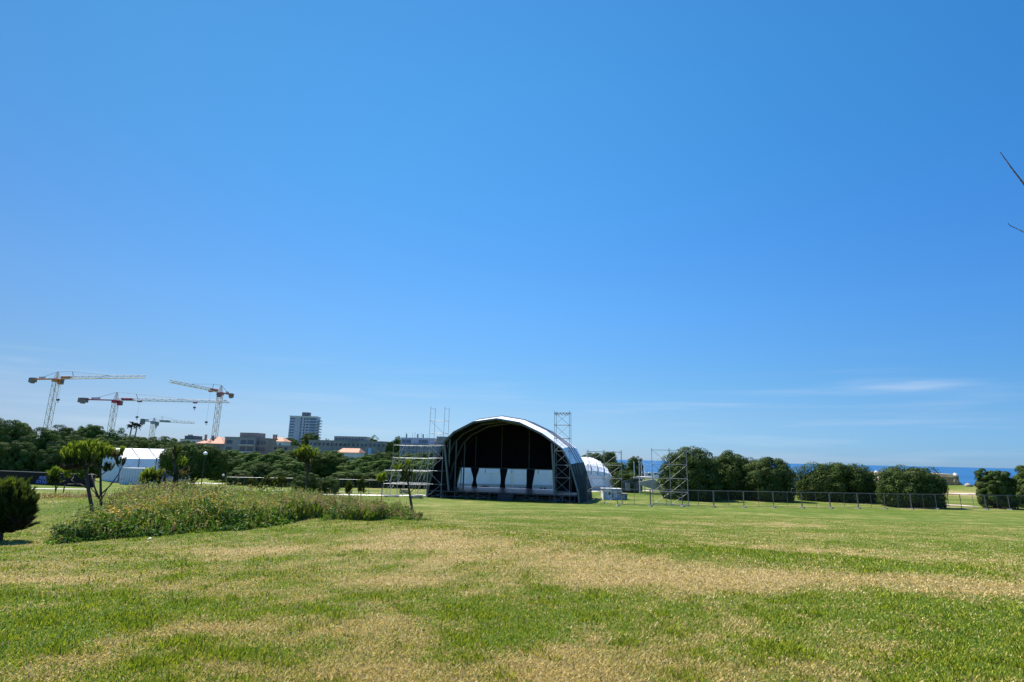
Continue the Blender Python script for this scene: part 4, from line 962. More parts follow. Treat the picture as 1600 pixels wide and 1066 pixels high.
def tree_proto(kind, var):
    if (kind, var) in protos: return protos[(kind, var)]
    sd_ = 100 + var * 17 + {'metro': 1, 'broad': 2, 'olive': 3, 'lime': 4}[kind]
    args = dict(metro=dict(w=10, h=10, d=10, npuff=170, per=190, leaf=.22), broad=dict(w=10, h=10, d=10, npuff=150, per=170, leaf=.25, blocky=.1, skirt=False), olive=dict(w=10, h=10, d=10, npuff=200, per=170, leaf=.22, blocky=.3), lime=dict(w=10, h=10, d=10, npuff=110, per=60, leaf=.34, blocky=0))[kind]
    V, c = crown_mesh(kind=kind, seed=sd_, **args)
    o = bpy.data.objects.new('dense_tree', None); cr_ = fastmesh('crown', V, 4, M['leaf'], c, o, link=False)
    tm = trunk_mb(7, .32, sd_); me_ = bpy.data.meshes.new('trunk'); me_.from_pydata(tm.v, [], tm.f); me_.materials.append(M['bark'])
    tr_ = bpy.data.objects.new('trunk', me_); tr_.parent = o
    protos[(kind, var)] = (o, cr_, tr_); return protos[(kind, var)]
tn = 0
def tree(px, ptop, Y, wpx, kind, label, group=None, name='dense_tree', lift=0.0):
    """a tree whose crown reaches picture row ptop and is wpx wide, rooted in the ground at depth Y"""
    global tn
    tn += 1; q = P(px, ptop, Y); g_ = np.array([q[0], Y, Hs(q[0], Y)])
    zc_ = np.dot(q, FWD); w = wpx * zc_ / FPX / math.hypot(1, (px - 800) / FPX) * 1.04; h = max(q[2] - g_[2], 1.5)
    pr = tree_proto(kind, tn % (4 if kind == 'metro' else 3))
    o = thing(name, label, 'tree', g_, group); o.rotation_euler = (0, 0, random.uniform(0, 6.28))
    c = pr[1].copy(); COL.objects.link(c); c.parent = o; c.scale = (w / 10, w / 10, (h - lift) / 10); c.location = (0, 0, lift)
    t_ = pr[2].copy(); COL.objects.link(t_); t_.parent = o; t_.scale = (w / 10, w / 10, h / 10)
    return o
GB = 'trees of the dark wooded bank on the left'; LB = 'dark rounded evergreen in the dense wooded bank behind the hoarding and gabled marquee'
for (px, tp, Y, w) in [(-40, 652, 116, 120), (22, 655, 112, 92), (70, 668, 110, 78), (112, 679, 114, 70), (150, 684, 118, 64), (190, 686, 122, 66), (232, 684, 124, 64), (272, 690, 122, 56), (312, 695, 126, 56), (20, 658, 140, 90), (100, 664, 150, 66), (250, 681, 155, 62), (212, 681, 150, 60), (285, 687, 150, 55), (340, 702, 128, 50), (-80, 655, 130, 120), (35, 690, 104, 60), (-5, 690, 103, 70), (85, 694, 106, 56), (120, 700, 108, 50)]:
    tree(px, tp, Y, w, 'metro', LB, GB)
tree(148, 664, 165, 62, 'broad', 'paler bushy tree rising above the wooded bank between the two left cranes')
tree(126, 667, 168, 44, 'broad', 'paler rounded tree above the bank right beside the tallest crane')
tree(183, 668, 162, 44, 'lime', 'yellowish green tree around the foot of the crimson headed crane')
GM = 'trees of the mixed woods in the middle distance'; LM = 'grey green rounded tree in the mixed woods between umbrella pine and stage'
for (px, tp, Y, w, k) in [(362, 712, 112, 50, 'metro'), (392, 722, 108, 44, 'broad'), (425, 706, 128, 56, 'broad'), (415, 722, 106, 46, 'metro'), (450, 716, 116, 60, 'broad'), (395, 705, 135, 54, 'broad'), (365, 703, 140, 48, 'broad'),
                           (470, 702, 140, 60, 'metro'), (500, 706, 120, 72, 'olive'), (535, 712, 122, 60, 'olive'), (562, 718, 114, 60, 'broad'), (596, 716, 116, 56, 'broad'), (630, 716, 118, 60, 'metro'), (664, 716, 116, 60, 'broad'),
                           (545, 735, 104, 56, 'metro'), (585, 737, 104, 50, 'metro'), (620, 735, 104, 52, 'metro'), (655, 735, 104, 52, 'metro'), (690, 716, 120, 60, 'metro'), (612, 706, 190, 34, 'metro'), (640, 707, 190, 36, 'broad'), (665, 706, 185, 34, 'metro'), (520, 708, 150, 40, 'metro'), (570, 710, 140, 40, 'broad'), (440, 735, 100, 44, 'metro'), (345, 716, 118, 40, 'olive'), (590, 706, 150, 50, 'metro'), (516, 704, 150, 50, 'broad'), (440, 702, 160, 50, 'broad'), (375, 735, 102, 44, 'metro'), (720, 722, 140, 70, 'metro')]:
    tree(px, tp, Y, w, k, LM, GM)
tree(486, 676, 330, 34, 'metro', 'big dark round tree in front of the high rise', lift=1)
tree(455, 684, 330, 26, 'metro', 'smaller dark tree at the left foot of the high rise', lift=1)
tree(462, 688, 300, 16, 'lime', 'bright green little tree between the two dark trees at the high rise')
tree(583, 680, 330, 24, 'lime', 'light green tree above the right end of the long concrete building')
tree(622, 681, 300, 20, 'lime', 'light green tree left of the modern glazed block')
tree(297, 678.5, 300, 13, 'metro', 'small dark dome shaped tree over the flat roofed house')
tree(610, 690, 290, 14, 'metro', 'small dark tree in the dip between the long building and the glazed block')
tree(512, 685, 340, 10, 'lime', 'small green treetop just right of the big dark round tree')
tree(480, 737, 82, 46, 'metro', 'low grey green shrubby tree behind the palm like young pine')
tree(516, 745, 84, 34, 'metro', 'small rounded shrubby tree right of the palm like young pine')
# beyond the right side
tree(960, 722, 112, 52, 'metro', 'dark spreading tree right of the curved marquee')
tree(977, 735, 106, 40, 'metro', 'lower dark tree beside the concrete underside wall')
tree(991, 712.5, 165, 26, 'metro', 'rounded tree standing alone left of the white poles')
tree(925, 707, 175, 46, 'metro', 'distant grey tree top just above the curved marquee roof')
tree(952, 706, 178, 30, 'metro', 'distant tree top between the two right scaffold legs')
tree(893, 712, 180, 40, 'metro', 'distant tree top just behind the right roof edge of the stage')
# the big rounded trees along the fence, each with a crown of its own
def big_tree(pa, pb, ptop, Y, label, seed, depth=9, np_=260, kind='metro', blocky=.32):
    mid = (pa + pb) / 2; q = P(mid, ptop, Y); g_ = np.array([q[0], Y, Hs(q[0], Y)]); w = (P(pb, 755, Y) - P(pa, 755, Y))[0]; h = q[2] - g_[2]
    o = thing('rounded_tree', label, 'tree', g_, 'rounded evergreen trees along the fence')
    V, c = crown_mesh(w, h, depth, kind, seed, np_, 170, .2, .015, 6, blocky); fastmesh('crown', V, 4, M['leaf'], c * .84, o)
    tm = trunk_mb(h * .7, .4, seed); me_ = bpy.data.meshes.new('trunk'); me_.from_pydata(tm.v, [], tm.f); me_.materials.append(M['bark'])
    t_ = bpy.data.objects.new('trunk', me_); COL.objects.link(t_); t_.parent = o
big_tree(1028, 1126, 697, 90, 'tallest round evergreen tree behind the free standing scaffold frame', 501, 9, 270)
big_tree(1086, 1182, 705, 95, 'round evergreen tree just right of the tallest one, merging into it', 502, 9, 250)
big_tree(1141, 1236, 712, 91, 'round evergreen tree left of the pale stone column', 503, 8, 250)
big_tree(1239, 1369, 721.5, 93, 'wide flat topped round evergreen right of the pale stone column', 504, 7, 290, blocky=.7)
big_tree(1364, 1469, 728, 83, 'widest low round evergreen tree directly left of the fort', 505, 5.5, 280)
big_tree(1526, 1576, 731.5, 84, 'upright round evergreen tree right of the fort and boulder', 506, 4, 170, blocky=.5)
big_tree(1576, 1650, 726, 86, 'round evergreen tree cut off by the right edge of the picture', 507, 5, 190)
# umbrella pine
q = P(303, 693, 84); g_ = np.array([q[0], 84, Hs(q[0], 84)]); up_ = thing('umbrella_pine', 'wide dark green umbrella pine covering the right end of the gabled marquee', 'tree', g_)
w = (P(352, 730, 84) - P(251, 730, 84))[0]; h = q[2] - g_[2]; cb_ = P(300, 748, 84)[2] - g_[2]
V, c = crown_mesh(w, h - cb_, 8, 'olive', 611, 360, 150, .2, .02, 5, .35, False); V[:, 2] += cb_; fastmesh('crown', V, 4, M['leaf'], c, up_)
tm = MB(); tm.sweep([(.5, 0, -.1), (.7, 0, cb_ * .7), (.2, 0, cb_ + 1.6)], [.34, .28, .2], 8); tm.sweep([(.65, 0, cb_ * .6), (1.8, .4, cb_ + .8)], [.2, .1], 7); tm.sweep([(.6, 0, cb_ * .55), (-1.2, .3, cb_ + .9)], [.2, .1], 7)
me_ = bpy.data.meshes.new('trunk'); me_.from_pydata(tm.v, [], tm.f); me_.materials.append(M['bark']); t_ = bpy.data.objects.new('trunk', me_); COL.objects.link(t_); t_.parent = up_
# palms
for (px, tp, lab) in ((206.5, 664, 'left palm of the pair beside the small grey crane'), (214.5, 665, 'right palm of the pair, close to the grey crane counterweight')):
    q = P(px, tp, 260); gz = Hs(q[0], 260); o = thing('palm_tree', lab, 'palm', (q[0], 260, gz), 'pair of palms above the wooded bank')
    MB().sweep([(q[0] - .6, 260, gz), (q[0], 260, q[2])], [.35, .25], 7).build('trunk', M['barkgrey'], o)
    fr_ = MB(); r2 = random.Random(px)
    for k in range(38):
        an = r2.uniform(0, 6.28); el = r2.uniform(-.9, 1.1); L_ = r2.uniform(1.9, 3.0); d = np.array([math.cos(an) * math.cos(el), math.sin(an) * math.cos(el), math.sin(el)]); s = nrm(np.cross(d, (0, 0, 1))) * .3
        p0 = np.array([q[0], 260, q[2]]); p1 = p0 + d * L_ * .6; p2 = p0 + d * L_ - ZA * .5
        fr_.add([p0, p1 - s, p2, p1 + s], [[0, 1, 2, 3]])
    fr_.build('crown', M['clad'], o)

# ------------------------------------------------------------------ young pines close by
def needles(shoots, r2, per=60, L=.15, wd_=.011, pal=None):
    """shoots: (pos, dir, length). returns triangles + colours"""
    pal = pal if pal is not None else np.array([[.12, .19, .025], [.15, .22, .03], [.09, .15, .02], [.18, .22, .04]])
    Vs = []; Cs = []
    for (p, d, l_) in shoots:
        p = np.asarray(p, float); d = nrm(d); n = int(per * l_ / .3); f = r2.uniform(0, 1, n)[:, None]
        b0 = p + d * l_ * f; rd = unit(r2, n); rd -= (rd @ d)[:, None] * d; rd = nrm2(rd)
        nd = nrm2(d * r2.uniform(.8, 1.3, (n, 1)) + rd * r2.uniform(.22, .6, (n, 1)))
        tip = b0 + nd * (L * r2.uniform(.7, 1.15, n))[:, None]; sd_ = nrm2(np.cross(nd, unit(r2, n))) * wd_
        Vs.append(np.stack([b0 - sd_, b0 + sd_, tip], 1).reshape(-1, 3)); k = pal[r2.integers(0, len(pal))]; Cs.append(np.clip(k * r2.uniform(.7, 1.3, (n, 1)), 0, 1))
    return np.concatenate(Vs), np.concatenate(Cs)
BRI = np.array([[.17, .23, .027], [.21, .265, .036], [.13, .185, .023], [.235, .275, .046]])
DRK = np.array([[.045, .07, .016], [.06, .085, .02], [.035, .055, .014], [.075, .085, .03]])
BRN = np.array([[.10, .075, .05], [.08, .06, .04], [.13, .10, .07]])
def pine(name, label, Y, limbs, tufts, seed, base=None, scale_n=1.0, cat='tree', group=None):
    """limbs: list of [(px,py,r_px)...] in the plane at depth Y; tufts: (px, py, rx_px, ry_px, count, palette, up)"""
    r2 = np.random.default_rng(seed); px0, py0 = limbs[0][0][:2]; b_ = P(px0, py0, Y); gz = Hs(b_[0], Y); o = thing(name, label, cat, (b_[0], Y, gz), group)
    s = np.dot(P(px0, py0, Y), FWD) / FPX; tm = MB()
    for i, lb in enumerate(limbs):
        dy = 0 if i == 0 else r2.uniform(-.35, .35); pts = []; rad = []
        for j, (x, y, r_) in enumerate(lb):
            p = P(x, y, Y); p[1] += dy * j / max(len(lb) - 1, 1); pts.append(p + r2.normal(size=3) * .012); rad.append(max(r_ * s * .58, .007))
        if i == 0: pts[0] = np.array([pts[0][0], pts[0][1], gz - .1])
        tm.sweep(pts, rad, 7)
    tm.build('trunk', M['bark'], o, True)
    V = []; C = []
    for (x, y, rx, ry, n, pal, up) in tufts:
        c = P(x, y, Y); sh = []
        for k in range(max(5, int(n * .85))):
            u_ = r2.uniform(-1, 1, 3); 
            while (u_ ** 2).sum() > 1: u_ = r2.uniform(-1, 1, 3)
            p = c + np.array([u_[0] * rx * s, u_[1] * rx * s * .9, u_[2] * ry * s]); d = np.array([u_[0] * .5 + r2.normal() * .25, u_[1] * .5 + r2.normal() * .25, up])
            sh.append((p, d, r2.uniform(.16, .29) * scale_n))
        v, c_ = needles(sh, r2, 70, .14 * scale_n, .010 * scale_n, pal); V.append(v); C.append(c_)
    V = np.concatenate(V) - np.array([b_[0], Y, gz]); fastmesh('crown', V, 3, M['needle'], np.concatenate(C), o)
    return o
Y1 = G(143, 818)[1]
pine('young_pine', 'leaning young pine with a broad flat crown, left of the pair at the weeds', Y1,
     [[(145, 818, 5.2), (142, 790, 4.6), (138, 760, 4.2), (134, 738, 4), (131, 722, 3)], [(138, 764, 2.2), (122, 757, 1.8), (101, 757, 1.6)], [(101, 757, 1.5), (100, 763, 1.5), (100, 770, 1.3)], [(134, 738, 2.4), (118, 728, 1.6), (104, 722, 1)], [(134, 735, 2.2), (145, 722, 1.5), (150, 712, 1)], [(132, 730, 2), (122, 715, 1.4), (118, 708, .8)], [(133, 728, 1.6), (136, 714, 1.2), (138, 705, .8)], [(120, 757, 1), (107, 750, .8), (105, 746, .6)], [(137, 752, 1.2), (128, 749, .8)], [(141, 762, 1.4), (152, 770, 1.2), (156, 776, 1)]],
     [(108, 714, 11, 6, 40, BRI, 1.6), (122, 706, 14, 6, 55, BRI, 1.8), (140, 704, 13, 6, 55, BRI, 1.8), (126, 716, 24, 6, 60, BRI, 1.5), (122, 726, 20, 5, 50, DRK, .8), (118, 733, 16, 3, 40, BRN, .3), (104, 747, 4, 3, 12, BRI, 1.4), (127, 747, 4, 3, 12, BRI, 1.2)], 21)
Y2 = G(160, 814)[1]
pine('young_pine', 'forked young pine with sparse upright tufts, right of the pair at the weeds', Y2,
     [[(161, 812, 4.8), (158, 795, 4.0), (156.5, 775, 3.4), (157, 740, 2.4), (157, 722, 1.6)], [(156, 779, 2.6), (147, 764, 2.2), (140, 750, 1.8), (136, 740, 1.2)], [(158, 772, 2.0), (170, 757, 1.6), (181, 740, 1.3), (189, 720, 1)], [(159, 780, 1.6), (168, 770, 1.2), (177, 763, .8)], [(157, 742, 1.4), (166, 732, 1), (172, 722, .8)], [(157, 735, 1.3), (148, 722, 1), (145, 714, .6)], [(170, 757, .9), (178, 752, .7), (186, 748, .5)], [(189, 740, .8), (189, 755, .7)], [(158, 755, .9), (150, 748, .7)]],
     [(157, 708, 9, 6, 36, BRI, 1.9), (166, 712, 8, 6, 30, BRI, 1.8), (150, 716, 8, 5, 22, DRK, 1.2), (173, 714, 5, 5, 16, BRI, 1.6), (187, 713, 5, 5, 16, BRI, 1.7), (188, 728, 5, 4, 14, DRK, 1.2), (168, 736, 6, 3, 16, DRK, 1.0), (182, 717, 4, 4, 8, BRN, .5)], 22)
Y3 = 34
pine('young_pine', 'small bushy pine beside yellow flowers in front of the hoarding lettering', Y3, [[(88, 774, 2.2), (88, 762, 1.8), (85, 752, 1.2)], [(88, 764, 1.2), (92, 756, .9)]], [(82, 745, 6, 5, 34, BRI, 1.5), (87, 741, 4, 5, 22, BRI, 1.7), (84, 755, 7, 6, 40, DRK, .6)], 23, scale_n=1.3)
Y4 = 27.0
pine('young_pine', 'stout young pine with one bright bushy tuft on its left in front of the marquee', Y4, [[(259, 785, 3.6), (258, 762, 3.0), (258, 745, 2.6), (258, 735, 1.6)], [(257, 772, 1.5), (247, 764, 1.3), (238, 757, 1)], [(257, 765, 1.2), (246, 757, 1), (240, 752, .7)], [(258, 772, 1.2), (268, 762, .8)]],
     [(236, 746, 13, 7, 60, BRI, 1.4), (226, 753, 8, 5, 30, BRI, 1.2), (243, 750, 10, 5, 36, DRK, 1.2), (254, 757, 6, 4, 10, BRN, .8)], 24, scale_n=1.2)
pine('bare_pine', 'tall dark bare trunk with thin pale dead branches in front of the umbrella pine', Y4 + 1, [[(272, 790, 3.4), (272, 765, 3.2), (272.5, 735, 2.8), (273, 704, 2.0)], [(270, 739, .9), (262, 736, .9), (254, 732, .8), (243, 722, .6)], [(272, 760, .8), (280, 748, .8), (300, 738, .7), (307, 720, .5)], [(271, 755, .7), (262, 748, .6), (258, 742, .4)], [(273, 715, .7), (264, 708, .5)], [(243, 722, .5), (242, 712, .3)], [(273, 722, .6), (284, 714, .5)], [(272, 745, .7), (282, 735, .6), (287, 728, .4)]],
     [(285, 726, 6, 4, 18, BRI, 1.0), (274, 708, 5, 6, 18, DRK, 1.0), (272, 720, 6, 8, 14, DRK, .8)], 25, scale_n=1.1)
pine('bare_pine', 'shorter dark trunk with upward grey twigs right beside the tall bare trunk', Y4 + .4, [[(278, 786, 2.8), (277.5, 765, 2.4), (277, 748, 2.0), (277, 738, 1.2)], [(278, 768, .9), (288, 755, .8), (292, 738, .6), (290, 732, .4)], [(278, 760, .8), (270, 750, .6), (266, 742, .5)], [(279, 770, .8), (294, 757, .7), (305, 748, .5)], [(277, 755, .7), (281, 738, .6), (281, 725, .5)]],
     [(281, 748, 7, 8, 14, DRK, .8), (290, 742, 5, 4, 8, BRN, .8)], 26)
Y5 = 31.0
pine('young_pine', 'palm like young pine with a tuft of bright needles on a straight trunk', Y5, [[(480, 782, 3.2), (480, 755, 2.8), (480, 735, 2.5), (478, 718, 1.8)], [(482, 742, 1.6), (484.5, 730, 1.4), (483, 718, 1)], [(479, 724, 1.2), (469, 716, .9)], [(480, 722, 1), (489, 714, .8)], [(481, 754, .8), (490, 745, .7), (496, 740, .5)]],
     [(466, 713, 7, 5, 34, BRI, .9), (478, 709, 9, 5, 44, BRI, 1.4), (490, 712, 6, 5, 28, BRI, 1.0), (478, 718, 12, 4, 40, DRK, .6), (482, 726, 5, 4, 14, DRK, .4)], 27, scale_n=1.15)
Y6 = G(645, 808)[1]
pine('young_pine', 'thin reddish trunked young pine standing alone before the wide scaffold platform', Y6, [[(646, 808, 4.2), (643, 790, 3.8), (640, 770, 3.0), (637, 750, 2.2), (635, 736, 1.2)], [(640, 772, 1.6), (632, 768, 1.3), (624, 763, .9)], [(640, 771, 1.2), (646, 764, 1), (650, 757, .6)], [(637, 752, 1), (628, 742, .8), (622, 736, .5)], [(637, 748, 1), (640, 738, .8), (639, 729, .6)]],
     [(621, 734, 5, 3.5, 22, BRI, 1.2), (638, 728, 4, 3, 16, BRI, 1.4), (635, 742, 6, 8, 36, DRK, .8), (642, 748, 5, 6, 18, DRK, .7), (630, 748, 6, 5, 16, DRK, .8)], 28)
pine('young_pine', 'little sapling with one bright tuft left of the wide scaffold platform', 38, [[(597, 780, 1.3), (597, 765, 1.1), (595, 752, .8)]], [(593, 751, 4, 4, 30, BRI, 1.2), (598, 750, 3, 4, 18, BRI, 1.2)], 29, scale_n=1.3)
for k, (px, tp, bs_, lab) in enumerate([(393, 752, 778, 'young dark tree first from the left in the row behind the weeds'), (417, 748, 776, 'taller young tree second from the left in the row behind the weeds'), (429, 752, 777, 'spreading young tree in the middle of the row behind the weeds'), (440, 748, 776, 'young tree with thin reddish trunk last in the row'),
                                       (545, 757, 778, 'conical bushy sapling at the left of two behind the brown weeds'), (564, 754, 778, 'slim dark sapling right of the conical one behind the brown weeds'), (407, 757, 778, 'lowest young tree hidden deep in the row behind the weeds')]):
    con = px in (545, 564); Ys = 55 if not con else 48
    pine('sapling', lab, Ys, [[(px, bs_ + 8, 1.3), (px, (tp + bs_) / 2 + 3, 1.1), (px + .5, tp + 3, .6)]], [(px, tp + 4, 6 if not con else 3, 4, 34, DRK, 1.0), (px, tp + 9, 5 if not con else 4, 4, 24, DRK, .7)] + ([(px, tp + 15, 4, 4, 26, DRK, .6)] if con else []), 40 + k, scale_n=1.35, group='young trees behind the weeds')
# dark pine bush at the left edge
Yb = G(14, 846)[1]
pine('pine_bush', 'dark dense pine bush cut off by the left edge of the picture', Yb, [[(2, 846, 5), (3, 825, 4.5), (5, 805, 3.5)], [(4, 832, 2.4), (18, 827, 2), (34, 823, 1.4), (43, 819, .8)], [(4, 828, 2), (22, 815, 1.4), (36, 800, .8)], [(3, 828, 2), (-20, 812, 1.4)]],
     [(2, 778, 30, 14, 330, DRK, 1.4), (18, 788, 26, 18, 330, DRK, 1.2), (-8, 800, 36, 22, 220, DRK, .9), (20, 803, 22, 14, 260, DRK, .8), (8, 770, 24, 10, 90, BRI * .55, 1.7), (36, 794, 10, 9, 110, DRK, 1.0), (12, 818, 26, 7, 170, DRK, .5), (4, 828, 26, 6, 120, DRK, .4), (30, 808, 13, 9, 120, DRK, .7), (36, 821, 8, 2.5, 24, BRN * .6, .3)], 31)
# bare twigs reaching in from a tree that stands outside the frame on the right
tg = [P(1563, 238, 5), P(1580, 262, 4.95), P(1600, 288, 4.9), P(1660, 372, 4.8), P(1720, 480, 4.7)]; tg2 = [P(1575, 349, 5.4), P(1579, 353, 5.4), P(1590, 358, 5.35), P(1602, 364, 5.3), P(1680, 420, 5.0), P(1720, 480, 4.7)]
ft_ = P(1760, 600, 4.7); fz = Hs(ft_[0], ft_[1]); bt_ = thing('bare_tree', 'bare tree at the right edge with two thin leafless twigs reaching into the sky', 'tree', (ft_[0], ft_[1], fz))
MB().sweep([(ft_[0], ft_[1], fz), (ft_[0] - .03, ft_[1], fz + 1.2), P(1720, 480, 4.7), P(1740, 300, 4.7)], [.07, .06, .045, .02], 8).build('trunk', M['bark'], bt_)
r2 = random.Random(5)
for k in range(9):                                   # the rest of its crown, outside the frame
    p0 = P(1725 + 2 * k, 470 - 18 * k, 4.7); an = r2.uniform(-1.2, 1.2); d = np.array([math.cos(an), math.sin(an), r2.uniform(.5, 1.3)]) * r2.uniform(.5, .9)
    MB().sweep([p0, p0 + d * .5 + np.array([.04, 0, .02]), p0 + d, p0 + d * 1.3 + np.array([0, .05, -.03])], [.014, .009, .005, .002], 5).build('branch', M['bark'], bt_)
MB().sweep(tg, [.0035, .006, .008, .012, .02], 6).build('branch', M['bark'], bt_); MB().sweep(tg2, [.003, .0035, .004, .005, .01, .02], 6).build('branch', M['bark'], bt_)

# ------------------------------------------------------------------ grass on the lawn
def in_weeds(x, y):
    """weed patch: front edge follows the mound, back edge some metres behind it"""
    f = np.interp(x, WX, WF); bk_ = np.interp(x, WX, WB); return (x > WX[0]) & (x < WX[-1]) & (y > f) & (y < bk_)
fr_px = [(78, 852), (110, 849), (150, 845), (230, 839), (330, 831), (378, 829), (440, 821), (500, 815.5), (555, 813), (605, 811), (650, 814), (672, 813)]
FP = np.array([G(*p) for p in fr_px]); WX = FP[:, 0]; WF = FP[:, 1]
WB = WF + np.array([12.5, 13, 14, 14.5, 14.5, 14, 11, 8.5, 6.2, 3.2, 1.0, .3])
ex0 = WX.min(); ey0 = WF[np.argmin(WX)]
WX = np.append(WX, [ex0 - 1.8, ex0 - 4.0, ex0 - 6.2]); WF = np.append(WF, [ey0 + 2.4, ey0 + 6.2, ey0 + 11.0]); WB = np.append(WB, [ey0 + 13.5, ey0 + 14.5, ey0 + 15.0])
o_ = np.argsort(WX); WX, WF, WB = WX[o_], WF[o_], WB[o_]
NB = 820000
th = rng.uniform(R(-49), R(49), NB); dist = np.exp(rng.uniform(math.log(2.6), math.log(55), NB))
bx = np.sin(th) * dist; by_ = np.cos(th) * dist
keep = ~(in_weeds(bx, by_) & (rng.random(NB) < .85)); bx, by_, dist = bx[keep], by_[keep], dist[keep]; NB = len(bx)
dr = dryness(bx, by_); isdry = (rng.random(NB) < np.clip(.03 + .95 * sstep(.08, .98, dr), 0, 1)); tuft = fbm(bx / .35, by_ / .35, 77, 2)
Lb = np.where(isdry, rng.uniform(.03, .085, NB), rng.uniform(.025, .065, NB)) * (.75 + 1.0 * sstep(.5, .8, tuft) * (~isdry) * (1 - .5 * sstep(15, 30, dist))) * (1 - dist / 110)
lean = np.where(isdry, rng.uniform(.9, 1.5, NB), rng.uniform(.25, 1.25, NB)); az = rng.uniform(0, 2 * math.pi, NB)
wb = (.0011 + .00052 * dist) * rng.uniform(.7, 1.4, NB); wb = np.minimum(wb, .016)
hd_ = np.stack([np.cos(az), np.sin(az), np.zeros(NB)], 1); sd2 = np.stack([-np.sin(az), np.cos(az), np.zeros(NB)], 1)
b0 = np.stack([bx, by_, H(bx, by_) - .004], 1)
mid = b0 + hd_ * (np.sin(lean * .6) * Lb * .55)[:, None]; mid[:, 2] += np.cos(lean * .6) * Lb * .55
tip = mid + hd_ * (np.sin(lean) * Lb * .5)[:, None]; tip[:, 2] += np.maximum(np.cos(lean) * Lb * .5, -.2 * Lb) + .004
s2 = sd2 * wb[:, None]
Vg = np.stack([b0 - s2, b0 + s2, mid + s2 * .8, tip, mid - s2 * .8], 1).reshape(-1, 3)
gr_ = GREENS[rng.integers(0, 4, NB)]; stw = STRAWS[rng.integers(0, 4, NB)]
cg = np.where(isdry[:, None], stw, gr_) * rng.uniform(.65, 1.3, (NB, 1))
yl = sstep(.35, .8, dr)[:, None]; cg = np.where(isdry[:, None], cg, cg * (1 - .35 * yl) + np.array([.24, .20, .05]) * .35 * yl)
tag(fastmesh('grass', Vg, 5, M['grass'], cg), 'short mown grass blades, green mixed with dry straw, over the lawn', 'grass', kind='stuff')

nc = 60000; th = rng.uniform(R(-49), R(49), nc); dist = np.exp(rng.uniform(math.log(2.6), math.log(18), nc)); cx, cy = np.sin(th) * dist, np.cos(th) * dist
kc = (fbm(cx / .9, cy / .9, 141, 3) > .60) & (dryness(cx, cy) < .62); cx, cy = cx[kc], cy[kc]; nc = len(cx)
Cc = np.stack([cx, cy, H(cx, cy) + rng.uniform(.012, .045, nc)], 1); cpal = np.array([[.10, .20, .016], [.14, .24, .02], [.075, .16, .014]])
tag(fastmesh('clover', leaves(Cc, nrm2(unit(rng, nc) * .6 + np.array([0, 0, 1.])), rng.uniform(.012, .03, nc), rng), 4, M['grass'], cpal[rng.integers(0, 3, nc)] * rng.uniform(.75, 1.25, (nc, 1))), 'low clover and broad leaved weeds in patches of the mown lawn', 'clover', kind='stuff')
# ------------------------------------------------------------------ weeds and flowers on the mound
def scatter(n, f=None):
    xs = rng.uniform(WX[0], WX[-1], n * 3); ys = rng.uniform(WF.min(), WB.max(), n * 3); k = in_weeds(xs, ys); xs, ys = xs[k], ys[k]
    if f is not None: kk = rng.random(len(xs)) < f(xs, ys); xs, ys = xs[kk], ys[kk]
    return xs[:n], ys[:n]
def rel(x, y): return np.clip((y - np.interp(x, WX, WF)) / np.maximum(np.interp(x, WX, WB) - np.interp(x, WX, WF), .3), 0, 1)
def edge_h(x, y):
    f = (y - np.interp(x, WX, WF)); return sstep(-.1, 1.6, f) * sstep(0, .7, np.minimum(x - WX[0], (WX[-1] - x) * .5)) * (.55 + .45 * sstep(-.78, -.62, x / y)) * (.55 + .75 * vnoise(x / .55, y / .55, 61)) * .85 + .15
xL, xR = WX[0], WX[-1]
WV = []; WC = []
# long grass
xs, ys = scatter(80000); n = len(xs); hgt = (.22 + .42 * rng.random(n) ** 1.5) * edge_h(xs, ys) * (.75 + .5 * vnoise(xs / 1.3, ys / 1.3, 8)); az = rng.uniform(0, 6.28, n); bend = rng.uniform(.05, .5, n)
h2 = np.stack([np.cos(az), np.sin(az), 0 * az], 1); s2 = np.stack([-np.sin(az), np.cos(az), 0 * az], 1) * (.0062 * rng.uniform(.7, 1.4, n))[:, None]
b0 = np.stack([xs, ys, H(xs, ys)], 1); md = b0 + h2 * (hgt * bend * .3)[:, None]; md[:, 2] += hgt * .6; tp = md + h2 * (hgt * bend * .8)[:, None]; tp[:, 2] += hgt * (.45 - .3 * bend)
WV.append(np.stack([b0 - s2, b0 + s2, md + s2 * .7, tp, md - s2 * .7], 1).reshape(-1, 3))
pal = np.array([[.12, .22, .018], [.16, .26, .026], [.085, .17, .014], [.24, .27, .06], [.34, .29, .12]]); WC.append(pal[rng.integers(0, 5, n)] * rng.uniform(.7, 1.3, (n, 1)))
tag(fastmesh('tall_grass', WV[0], 5, M['weed'], WC[0]), 'tall green grass growing through the weed patch on the mound', 'grass', kind='stuff')
